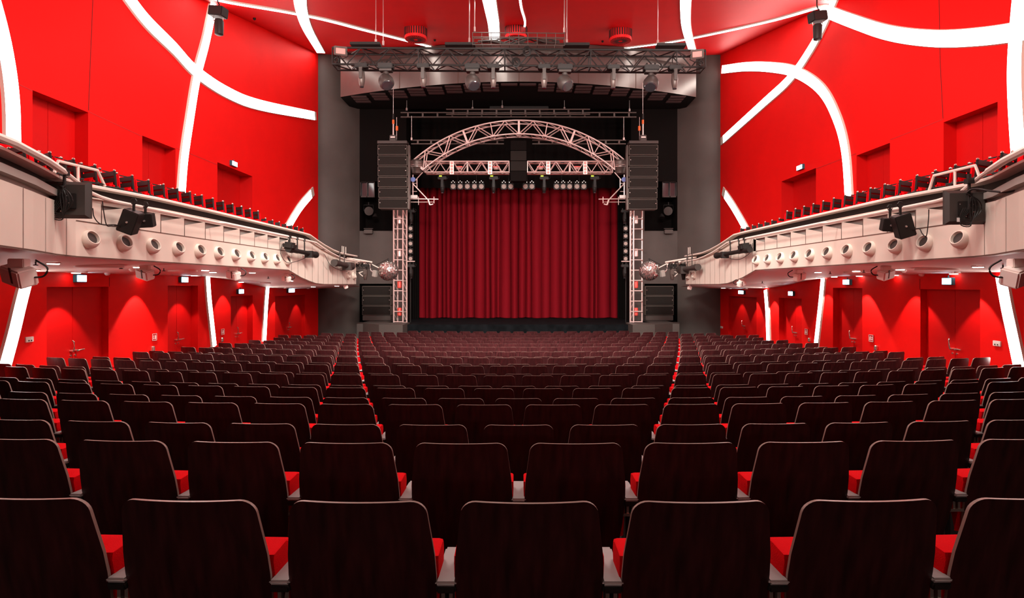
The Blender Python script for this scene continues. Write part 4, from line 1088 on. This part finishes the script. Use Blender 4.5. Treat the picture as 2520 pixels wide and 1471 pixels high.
# ------------------------------------------------------------------ fittings under the balconies
def soffit_pt(px, py, s):
    """where the line of sight meets the underside of the balcony"""
    best = None
    for i in range(600):
        Y = 7+i*.035; X = (px-VX)*Y/F; Z = ZC+(VY-py)*Y/F
        XW = XL if s < 0 else XR; KX = PL/6.5 if s < 0 else PR/6.5
        u = min(1, max(0, (abs(X)-6.5*KX)/(XW-6.5*KX)))
        zb = lerp_tab([(0, 3.2), (17.2, 3.2), (18.2, 3.0), (19.5, 2.83), (20.3, 2.8), (40, 2.8)], Y)
        zz = zb+(soff_wall_z(Y)-zb)*u; d = Z-zz
        if abs(X) >= 6.45*KX and abs(X) < XW-.05 and (best is None or abs(d) < best[0]): best = (abs(d), Vector((X, Y, zz)))
    return best[1]
dl = {-1: [(131, 647), (84, 663), (187, 670), (340, 656), (356, 675), (478, 677), (505, 664), (524, 669), (621, 670), (593, 696), (714, 690), (771, 705), (829, 703)],
      1: [(2407, 655), (2215, 662), (2107, 666), (2013, 669), (2347, 675), (2202, 676), (2115, 682), (2053, 680), (2015, 683), (1780, 708)]}
for s, lab in ((-1, 'left'), (1, 'right')):
    for k, (px, py) in enumerate(dl[s]):
        c = soffit_pt(px, py, s)
        t = T('downlight', 'small glowing round downlight under the %s balcony, %s by distance from its near end' % (lab, ORD[k+1]), 'downlight', c, 'downlights under the balconies')
        m = MB(); m.lathe(c+Vector((0, 0, .01)), (0, 0, -1), [(0, .10), (.022, .10), (.022, .085)], 20); m.build('trim_ring', WHITE, t)
        m = MB(); m.lathe(c+Vector((0, 0, -.012)), (0, 0, -1), [(0, .085), (.012, .08)], 20); m.build('glowing_disc', LAMP, t)
# wall washers: lamps close to the wall that make the bright scallops
wash = {-1: [(159, 1.0), (333, 1.3), (455, .8), (548, .7), (612, .8), (676, .9), (735, .5)], 1: [(2134, 1.3), (2038, .8), (2256, .9), (2405, .9), (1907, 1.1), (1955, 1.1), (1862, .8), (1820, .5)]}
for s, lab in ((-1, 'left'), (1, 'right')):
    for k, (px, pw) in enumerate(wash[s]):
        p = PW(px, 690); p.x -= s*.42; z = soff_wall_z(p.y)+.02
        spot_light('wall_wash_lamp', (p.x, p.y, z-.07), (p.x+s*.10, p.y, z-2.5), 150*pw, 78, .25, (1, .88, .78), .02)
        m = MB(); m.lathe((p.x, p.y, z+.02), (0, 0, -1), [(0, .06), (.05, .06), (.05, .05), (.02, .045)], 16)
        tag(m.build('recessed_spot', WHITE), 'tiny recessed spot at the wall edge under the %s balcony, %s from the stage' % (lab, ORD[len(wash[s])-k]), 'downlight', 'recessed wall spots under the balconies')
# spare general glow of the downlights on the soffit and seats
for s in (-1, 1):
    for y in (9.5, 12.5, 15.5, 22.0):
        spot_light('downlight_lamp', (s*7.7, y, 2.98 if y < 18 else 2.66), (s*7.7, y, 0), 150, 130, .6, (1, .86, .74), .06)
# surface projectors with bent cables
for px, py, s, sz, lab in ((30, 634, -1, .42, 'nearest, at the left edge of the photo'), (357, 663, -1, .34, 'left balcony, third from the stage'), (575, 669, -1, .34, 'left balcony, second from the stage'), (705, 684, -1, .28, 'left balcony, nearest the stage'),
                       (2498, 650, 1, .42, 'nearest, at the right edge of the photo'), (2180, 664, 1, .34, 'right balcony, third from the stage'), (1967, 674, 1, .34, 'right balcony, second from the stage'), (1824, 697, 1, .28, 'right balcony, nearest the stage')):
    c = soffit_pt(px, py-10, s) if 100 < px < 2450 else Vector((s*6.35, 7.75, 3.12))
    t = T('surface_speaker', 'pinkish white box speaker with looped cable, %s' % lab, 'loudspeaker', c, 'white box speakers under the balconies')
    R = Euler((math.radians(18), math.radians(-14*s), math.radians(20*s))).to_matrix()
    m = MB(); m.box(c+Vector((0, 0, -sz*.48)), (sz*.9, sz*.55, sz*.55), R); m.build('body', SOFF, t, bevel=.02)
    m = MB(); m.box(c+Vector((0, 0, -sz*.12)), (sz*.5, sz*.3, sz*.28)); m.build('mount', SOFF, t, bevel=.01)
    m = MB(); m.box(c+Vector((0, -sz*.30, -sz*.5)), (sz*.10, .01, sz*.5), R); m.build('dark_slot', SEAM, t)
    m = MB(); m.tube(catmull([c+Vector((-s*sz*.4, 0, -sz*.55)), c+Vector((-s*sz*.75, 0, -sz*.5)), c+Vector((-s*sz*.85, 0, -sz*.25)), c+Vector((-s*sz*.5, 0, -sz*.02))], 5), .012, 5); m.build('cable', BLACKM, t, smooth=True)
for px, py, s, r, lab in ((245, 654, -1, .62, 'near the big red doors under the left balcony'), (450, 665, -1, .5, 'halfway along under the left balcony'), (652, 695, -1, .30, 'near the stage under the left balcony'), (2305, 661, 1, .62, 'near the big red doors under the right balcony'), (2110, 669, 1, .5, 'halfway along under the right balcony')):
    c = soffit_pt(px, py, s); m = MB(); m.lathe(c+Vector((0, 0, .02)), (0, 0, -1), [(0, r*.62), (.05, r*.62), (.055, r*.58)], 36)
    tag(m.build('round_ceiling_plate', SOFF, smooth=True), 'flat round white plate %s' % lab, 'ceiling plate', 'round plates under the balconies')
for px, py, s, lab in ((88, 643, -1, 'first left'), (298, 653, -1, 'second left'), (403, 660, -1, 'third left'), (660, 680, -1, 'fourth left'), (2468, 651, 1, 'first right'), (2126, 664, 1, 'second right'), (2043, 668, 1, 'third right'), (1876, 692, 1, 'fourth right')):
    c = soffit_pt(px, py, s); m = MB(); m.cyl(c, c+Vector((0, 0, -.06)), .012, 6); m.lathe(c+Vector((0, 0, -.05)), (0, 0, -1), [(0, .03), (.015, .035)], 10)
    tag(m.build('sprinkler', GREYM), 'tiny sprinkler head under a balcony, %s from the camera' % lab, 'sprinkler', 'sprinkler heads under the balconies')
for px, py, s, lab in ((325, 661, -1, 'left balcony beside the third box speaker'), (2224, 664, 1, 'right balcony beside the third box speaker'), (264, 671, -1, 'left balcony by the wall'), (2268, 680, 1, 'right balcony by the wall')):
    c = soffit_pt(px, py, s); m = MB(); m.lathe(c+Vector((0, 0, .01)), (0, 0, -1), [(0, .06), (.04, .06), (.07, .03)], 14)
    tag(m.build('smoke_detector', WHITE, smooth=True), 'small round white detector under the %s' % lab, 'detector', 'detectors under the balconies')

# lit exit signs
def sign(px, py, wpx, h, lab, s):
    a, b = PW(px-wpx/2, py, .07), PW(px+wpx/2, py, .07); c = (a+b)/2; wd = abs(a.y-b.y)
    t = T('exit_sign', 'small lit bluish-white box sign above %s' % lab, 'sign', c, 'lit signs above the red doors')
    m = MB(); m.box(c+Vector((s*.03, 0, 0)), (.08, wd, h)); m.build('sign_box', SIGNF, t, bevel=.008)
    m = MB(); m.box(c+Vector((-s*.015, 0, 0)), (.012, wd*.84, h*.8)); m.build('lit_panel', SIGNW, t)
    m = MB(); m.cyl(c+Vector((s*.03, 0, h/2)), c+Vector((s*.03, 0, h/2+.05)), .015, 6); m.build('stem', SIGNF, t)
for a in ((200, 685, 26, .17, 'the widest red doors under the left balcony', -1), (454, 688, 18, .17, 'the second red doors under the left balcony', -1), (593, 717, 13, .17, 'the third red doors under the left balcony', -1), (717, 715, 16, .17, 'the red doors by the stage under the left balcony', -1), (577, 403, 14, .17, 'the upper left balcony doors nearest the stage', -1),
          (2331, 692, 25, .17, 'the widest red doors under the right balcony', 1), (2083, 694, 17, .17, 'the second red doors under the right balcony', 1), (1946, 722, 12, .17, 'the third red doors under the right balcony', 1), (1824, 719, 14, .17, 'the red doors by the stage under the right balcony', 1), (1968, 412, 15, .17, 'the upper right balcony doors nearest the stage', 1)): sign(*a)
# small wall plates
def plate(name, px, py, wpx, hpx, lab, cat, s, kind):
    a, b = PW(px-wpx/2, py, .01), PW(px+wpx/2, py, .01); c = (a+b)/2; wd = abs(a.y-b.y); h = hpx*c.y/F
    t = T(name, lab, cat, c)
    m = MB(); m.box(c, (.03, wd, h)); m.build('plate', WHITE if kind == 'socket' else REDD, t, bevel=.004)
    m = MB(); X = c.x-s*.018
    def r_(u0, u1, v0, v1): m.span((X-.002, c.y+(u0-.5)*wd, c.z+(v0-.5)*h), (X+.002, c.y+(u1-.5)*wd, c.z+(v1-.5)*h))
    if kind == 'socket': r_(.28, .42, .18, .42); r_(.62, .76, .18, .42); m.build('socket_hole', BLACKM, t)
    else:
        r_(0, 1, 0, .06); r_(0, 1, .94, 1); r_(0, .07, 0, 1); r_(.93, 1, 0, 1)          # white border
        r_(.56, .80, .18, .66); r_(.62, .74, .66, .78); r_(.5, .62, .72, .78)               # extinguisher body, neck, handle
        r_(.2, .40, .22, .44); r_(.2, .32, .52, .74); r_(.28, .44, .6, .66)                 # flames
        m.build('white_pictogram', WHITE, t)
plate('socket_panel', 72, 835, 19, 13, 'white socket panel on the red wall near the left edge', 'socket', -1, 'socket')
plate('socket_panel', 2454, 845, 19, 13, 'white socket panel on the red wall near the right edge', 'socket', 1, 'socket')
plate('fire_sign', 379, 829, 11, 17, 'red sign with white fire extinguisher pictogram between the first two left doors', 'sign', -1, 'fire')
plate('fire_sign', 547, 816, 8, 14, 'red sign with white fire extinguisher pictogram beside the third left doors', 'sign', -1, 'fire')
plate('fire_sign', 2145, 832, 11, 17, 'red sign with white fire extinguisher pictogram between the first two right doors', 'sign', 1, 'fire')
plate('fire_sign', 1985, 816, 7, 14, 'red sign with white fire extinguisher pictogram beside the third right doors', 'sign', 1, 'fire')
plate('wall_switch', 1776, 805, 5, 5, 'small white switch on the red wall beside the dark stage wall', 'switch', 1, 'socket')
for px, py, lab in ((376, 858, 'between the first two left doors'), (546, 836, 'beside the third left doors'), (2156, 856, 'between the first two right doors'), (1992, 836, 'beside the third right doors')):
    c = PW(px, py, .03); m = MB(); m.lathe(c+Vector((0, 0, .07)), (0, 0, -1), [(0, .03), (.02, .05), (.12, .05), (.14, .03)], 12); m.cyl(c, c+Vector((.03 if px < 1276 else -.03, 0, 0))*-1, .03, 8)
    tag(m.build('wall_holder', CHROME, smooth=True), 'small chrome holder low on the red wall %s' % lab, 'wall fitting', 'chrome holders on the red walls')

# ------------------------------------------------------------------ things hung on the balcony rails
def g2(x, s): return x
# flat monitors seen from behind
for s, px, py, wpx, hpx, lab, X in ((-1, 168, 492, 102, 90, 'left', -6.15), (1, 2376, 510, 97, 84, 'right', 6.35)):
    c = PX(px, py, X); Y = c.y; wd = wpx*Y/F; h = hpx*Y/F
    t = T('monitor', 'black flat monitor seen from behind, clamped to the %s balcony rail' % lab, 'monitor', c, 'monitors on the balcony rails')
    R = Euler((0, 0, math.radians(-7*s))).to_matrix()
    m = MB(); f = c+Vector((0, .03, 0)); b_ = c+Vector((0, -.03, 0))
    m.box(c+Vector((0, .02, 0)), (wd, .03, h), R)
    vs = []
    for (k, sc1) in ((0, 1.0), (1, .82)):
        for (i, j) in ((-1, -1), (1, -1), (1, 1), (-1, 1)): vs.append(c+R@Vector((i*wd/2*sc1, .005-.045*k, j*h/2*sc1)))
    m.add(vs, [(4, 5, 6, 7), (0, 1, 5, 4), (1, 2, 6, 5), (2, 3, 7, 6), (3, 0, 4, 7)]); m.build('casing', MONB, t)
    m = MB(); m.box(c+R@Vector((0, -.05, -.02)), (wd*.45, .03, h*.42), R); m.build('mount_plate', BLACKM, t, bevel=.008)
    m = MB(); top = c+Vector((0, -.07, .36)); m.cyl(c+Vector((0, -.07, -.16)), top, .02, 8); m.box(top, (.09, .09, .07)); m.cyl(top, top+Vector((0, .0, .10)), .028, 8); m.build('clamp_arm', BLACKM, t)
    m = MB()
    for k in range(5):
        m.tube(catmull([c+Vector((-.05+.02*k, -.09, .18)), c+Vector((.10-.03*k, -.12, .08)), c+Vector((.14-.04*k, -.11, -.06)), c+Vector((.0, -.1, -.19-.02*k)), c+Vector((-.14, -.09, -.16-.02*k)), c+Vector((-.10+.03*k, -.1, -.02))], 5), .008, 5)
    m.build('cable', BLACKM, t, smooth=True)
    m = MB()
    for k in range(7): m.lathe(c+R@Vector((random.uniform(-.12, .12), -.062, random.uniform(-.16, .06))), (0, -1, 0), [(0, .008), (.006, .006)], 8)
    m.build('screw', STEEL, t)
    if s > 0: m = MB(); m.box(c+R@Vector((-wd*.19, -.044, -h*.37)), (wd*.11, .004, h*.12), R); m.build('paper_label', WHITE, t)
c0 = PX(2400, 470, 6.35); m = MB(); m.tube(catmull([PX(2376, 480, 6.35), PX(2395, 465, 6.3), PX(2440, 470, 6.3), PX(2485, 472, 6.3), PX(2518, 454, 6.3)], 6), .014, 6)
tag(m.build('thick_cable', BLACKM, smooth=True), 'thick black cable running from the right monitor to the right edge', 'cable')
# pairs of black loudspeakers under the rail
for s, lab, items in ((-1, 'left', (((321, 545), (44, 62, .30), 22, 'upright tilted'), ((360, 542), (40, 36, .26), -4, 'lying'))), (1, 'right', (((2222, 555), (44, 62, .30), -18, 'upright tilted'), ((2188, 553), (40, 34, .26), 5, 'lying')))):
    for (cx, cy_), (wpx, hpx, dp), deg, kd in items:
        X = s*6.22*(PL/6.5 if s < 0 else PR/6.5); c = PX(cx, cy_, X); Y = c.y; wd, h = wpx*Y/F, hpx*Y/F
        t = T('rail_speaker', '%s black box loudspeaker hanging from the %s balcony rail' % (kd, lab), 'loudspeaker', c, 'black loudspeakers on the balcony rails')
        R = Euler((math.radians(12), math.radians(deg), math.radians(-14*s))).to_matrix()
        m = MB(); m.box(c, (wd*.85, dp*.8, h*.92), R); m.build('cabinet', BLACKM, t, bevel=.012)
        m = MB(); m.lathe(c+R@Vector((0, -dp*.41, 0)), R@Vector((0, -1, 0)), [(0, .018), (.02, .014)], 10); m.build('knob', STEEL, t)
        m = MB(); a = c+R@Vector((0, 0, h*.40)); zt_ = Vector((a.x, a.y, 4.13)); m.box((a+zt_)/2, (.03, .03, max(.03, zt_.z-a.z))); m.tube([zt_+Vector((.05*math.cos(k), .0, .05*math.sin(k))) for k in range(7)], .01, 5); m.build('hanger', BLACKM, t)
# cable loops by the loudspeakers
for s, pts, lab in ((-1, [(228, 512), (232, 535), (250, 552), (285, 553), (300, 560)], 'thin black cable drooping between the left monitor and loudspeakers'), (-1, [(252, 495), (255, 520), (262, 553), (275, 556), (296, 553)], 'thin black cable hanging down beside the left loudspeakers'),
                    (1, [(2246, 566), (2262, 562), (2270, 575), (2280, 580), (2285, 540), (2286, 515)], 'thin pale cable looping beside the right loudspeakers'), (-1, [(695, 600), (690, 622), (705, 645), (730, 643), (752, 634)], 'thin cable drooping below the left profile spotlight'), (1, [(1852, 598), (1845, 622), (1820, 638), (1795, 636)], 'thin cable drooping below the right profile spotlight'),
                    (-1, [(798, 625), (812, 650), (830, 662), (855, 668)], 'thin cable hanging at the stage end of the left balcony')):
    X = s*6.3*(PL/6.5 if s < 0 else PR/6.5); m = MB(); m.tube(catmull([PX(a, b, X) for a, b in pts], 6), .008, 5)
    tag(m.build('thin_cable', BLACKM, smooth=True), lab, 'cable')
# profile spotlights clamped to the rails
def profile(s, a, b, r, lab, X, box=True, mtl=BLACKM):
    A, B = PX(*a, X), PX(*b, X); d = (B-A).normalized(); L = (B-A).length
    t = T('profile_spotlight', lab, 'stage light', (A+B)/2, 'profile spotlights on the balcony rails')
    m = MB(); m.lathe(A, d, [(0, r*1.0), (L*.12, r*1.05), (L*.14, r*.8), (L*.3, r*.85), (L*.32, r*.72), (L*.78, r*.78), (L*.8, r*.95), (L*.98, r*1.25), (L, r*1.15)], 14); m.build('barrel', mtl, t, smooth=True)
    q_ = d.to_track_quat('Z', 'Y').to_matrix()
    m = MB(); m.box(A+d*L*.72+Vector((0, 0, -r*.3)), (r*2.6, r*2.4, r*1.6), q_); m.build('shutter_frame', mtl, t)
    m = MB()
    for u in (.3, .55): p_ = A+d*L*u; m.cyl(p_, (p_.x, p_.y, 4.1 if p_.y < 19 else 3.95), .018, 6); m.lathe((p_.x, p_.y, (4.1 if p_.y < 19 else 3.8)-.04), (0, 0, 1), [(0, .035), (.08, .035)], 8)
    m.build('clamp', mtl, t)
    return t
XLh = -6.25; XRh = 6.45
for s, bx, lab, X in ((-1, (713, 605), 'left', XLh), (1, (1832, 607), 'right', XRh)):
    c = PX(*bx, X); t = T('ballast_box', 'black angular lamp box hanging from the %s balcony rail beside the long spotlight' % lab, 'stage light', c, 'lamp boxes on the balcony rails')
    m = MB(); R = Euler((0, math.radians(8 if s < 0 else -8), 0)).to_matrix(); m.box(c, (.30, .34, .20), R); m.build('body', BLACKM, t, bevel=.05)
    m = MB(); m.cyl(c, (c.x, c.y, 4.12), .02, 6); m.box((c.x, c.y, 4.1), (.08, .06, .08)); m.build('hanger', BLACKM, t)
profile(-1, (709, 613), (778, 627), .085, 'long black profile spotlight hanging from the left balcony rail', XLh)
profile(1, (1846, 614), (1763, 629), .085, 'long black profile spotlight hanging from the right balcony rail', XRh)
profile(-1, (822, 646), (866, 655), .12, 'grey profile spotlight at the stage end of the left balcony', XLh, mtl=GREYM)
profile(1, (1718, 657), (1672, 664), .12, 'grey profile spotlight at the stage end of the right balcony', XRh, mtl=GREYM)
# end arms with moving lights and mirror balls
for s, lab in ((-1, 'left'), (1, 'right')):
    mx = (lambda x: x) if s < 0 else (lambda x: 2553-x)
    Yb = 24.5
    t = T('outrigger_pipe', 'pale pipe arm sticking out past the stage end of the %s balcony' % lab, 'pipe', P(mx(880), 640, Yb), 'pipe arms at the balcony ends')
    m = MB(); m.cyl(P(mx(838), 632, Yb-1.2), P(mx(915), 645, Yb), .035, 8); m.cyl(P(mx(870), 645, Yb), P(mx(912), 651, Yb), .03, 8); m.cyl(P(mx(905), 645, Yb), P(mx(938), 662, Yb), .022, 6)
    for x in (862, 880, 896): m.lathe(P(mx(x), 642, Yb-.1), (0, 0, -1), [(0, .06), (.12, .06)], 8)
    m.cyl(P(mx(893), 680, Yb), P(mx(883), 671, Yb), .02, 6); m.cyl(P(mx(883), 671, Yb), P(mx(894), 668, Yb), .02, 6)
    m.build('pipe', RAILC, t, smooth=True)
    for k, (px, yy) in enumerate(((871, 652), (899, 652))):
        tt = moving_head(mx(px), 'dark wedge-shaped moving light at the %s balcony end, %s the mirror ball' % (lab, 'farther from' if k == 0 else 'next to'), 'spot', Y=Yb, ytop=yy-3, grp='moving lights at the balcony ends', s=.95)
        for c_ in tt.children:
            if c_.name.startswith(('yoke', 'lamp_head')): c_.data.materials[0] = BLACKM if k == 0 else ALUR
    c = P(mx(923), 673, Yb); t = T('clamp_lamp', 'small pale square lamp beside the %s mirror ball' % lab, 'stage light', c, 'square lamps beside the mirror balls')
    R = Euler((0, math.radians(-12*s), math.radians(25*s))).to_matrix(); m = MB(); m.box(c, (.18, .16, .26), R); m.build('housing', CREAMD, t, bevel=.015)
    m = MB(); m.cyl(c, P(mx(912), 665, Yb), .03, 6); m.cyl(P(mx(912), 665, Yb), P(mx(910), 651, Yb), .02, 6); m.build('bracket', STEEL, t)
    m = MB()
    for k in range(4): m.tube([P(mx(885+k*7), 650, Yb-.15)+Vector((.16*math.cos(a*.6+k), 0, .12*math.sin(a*.6+k)-.05)) for a in range(9)], .014, 5)
    tag(m.build('cable_tangle', BLACKM, smooth=True), 'tangle of black cable round the pipe arm at the %s balcony end' % lab, 'cable', 'cable tangles at the balcony ends')
    # mirror ball
    c = P(955.5 if s < 0 else 1597.5, 666, Yb); r = 24.5*Yb/F
    t = T('mirror_ball', 'round mirror ball of tiny square facets off the %s balcony end' % lab, 'mirror ball', c, 'mirror balls')
    m = MB(); nb = 30
    for i in range(nb):
        a0 = -PI/2+PI*i/nb; a1 = -PI/2+PI*(i+1)/nb; am = (a0+a1)/2; nn = max(3, int(2*nb*math.cos(am)))
        for j in range(nn):
            b0, b1 = 2*PI*j/nn, 2*PI*(j+1)/nn; bm_ = (b0+b1)/2; g_ = .06
            nrm = Vector((math.cos(am)*math.cos(bm_), math.cos(am)*math.sin(bm_), math.sin(am)))
            nrm2 = (nrm+Vector((random.uniform(-.22, .22), random.uniform(-.22, .22), random.uniform(-.22, .22)))).normalized()
            u = nrm2.cross(Vector((0, 0, 1))).normalized(); v = nrm2.cross(u); hw = r*math.cos(am)*PI/nn*(1-g_); hh_ = r*PI/nb/2*(1-g_); o_ = c+nrm*r
            m.quad(o_-u*hw-v*hh_, o_+u*hw-v*hh_, o_+u*hw+v*hh_, o_-u*hw+v*hh_)
    m.build('facets', MIRR, t)
    m = MB(); m.lathe(c-Vector((0, 0, r*.97)), (0, 0, 1), [(r*.97*(1-math.cos(PI*i/16)), max(.001, r*.97*math.sin(PI*i/16))) for i in range(17)], 24); m.build('core', BLACKM, t, smooth=True)
    m = MB(); m.cyl(c+Vector((0, 0, r)), c+Vector((0, 0, r+.1)), .03, 8); m.cyl(c+Vector((0, 0, r+.08)), P(mx(925), 652, Yb), .014, 6); m.build('hanger', BLACKM, t)
# small posts on the rail ends
for s, xs_, lab in ((-1, (842, 846, 851), 'left'), (1, (1694, 1698), 'right')):
    m = MB()
    for x in xs_:
        p = PX(x, 618, s*6.5); m.cyl((p.x, p.y, 3.97), (p.x, p.y, 4.22), .012, 6)
    tag(m.build('rail_post', RAILC), 'short pale pegs standing on the stage end of the %s balcony rail' % lab, 'railing', 'pegs on the balcony rail ends')
# pink hanging lamp under the balcony ends
for s, px, py, lab in ((-1, 851, 703, 'left'), (1, 1697, 706, 'right')):
    c = PX(px, py, s*(6.6 if s < 0 else 6.85)); t = T('pendant_speaker', 'small pinkish angular box under the stage end of the %s balcony' % lab, 'loudspeaker', c, 'small boxes under the balcony ends')
    m = MB(); m.box(c+Vector((0, 0, -.04)), (.14, .14, .14), (0, .35*s, .5)); m.build('body', SOFF, t, bevel=.02)
    m = MB(); m.cyl(c, c+Vector((0, 0, .30)), .02, 6); m.build('stem', SOFF, t)
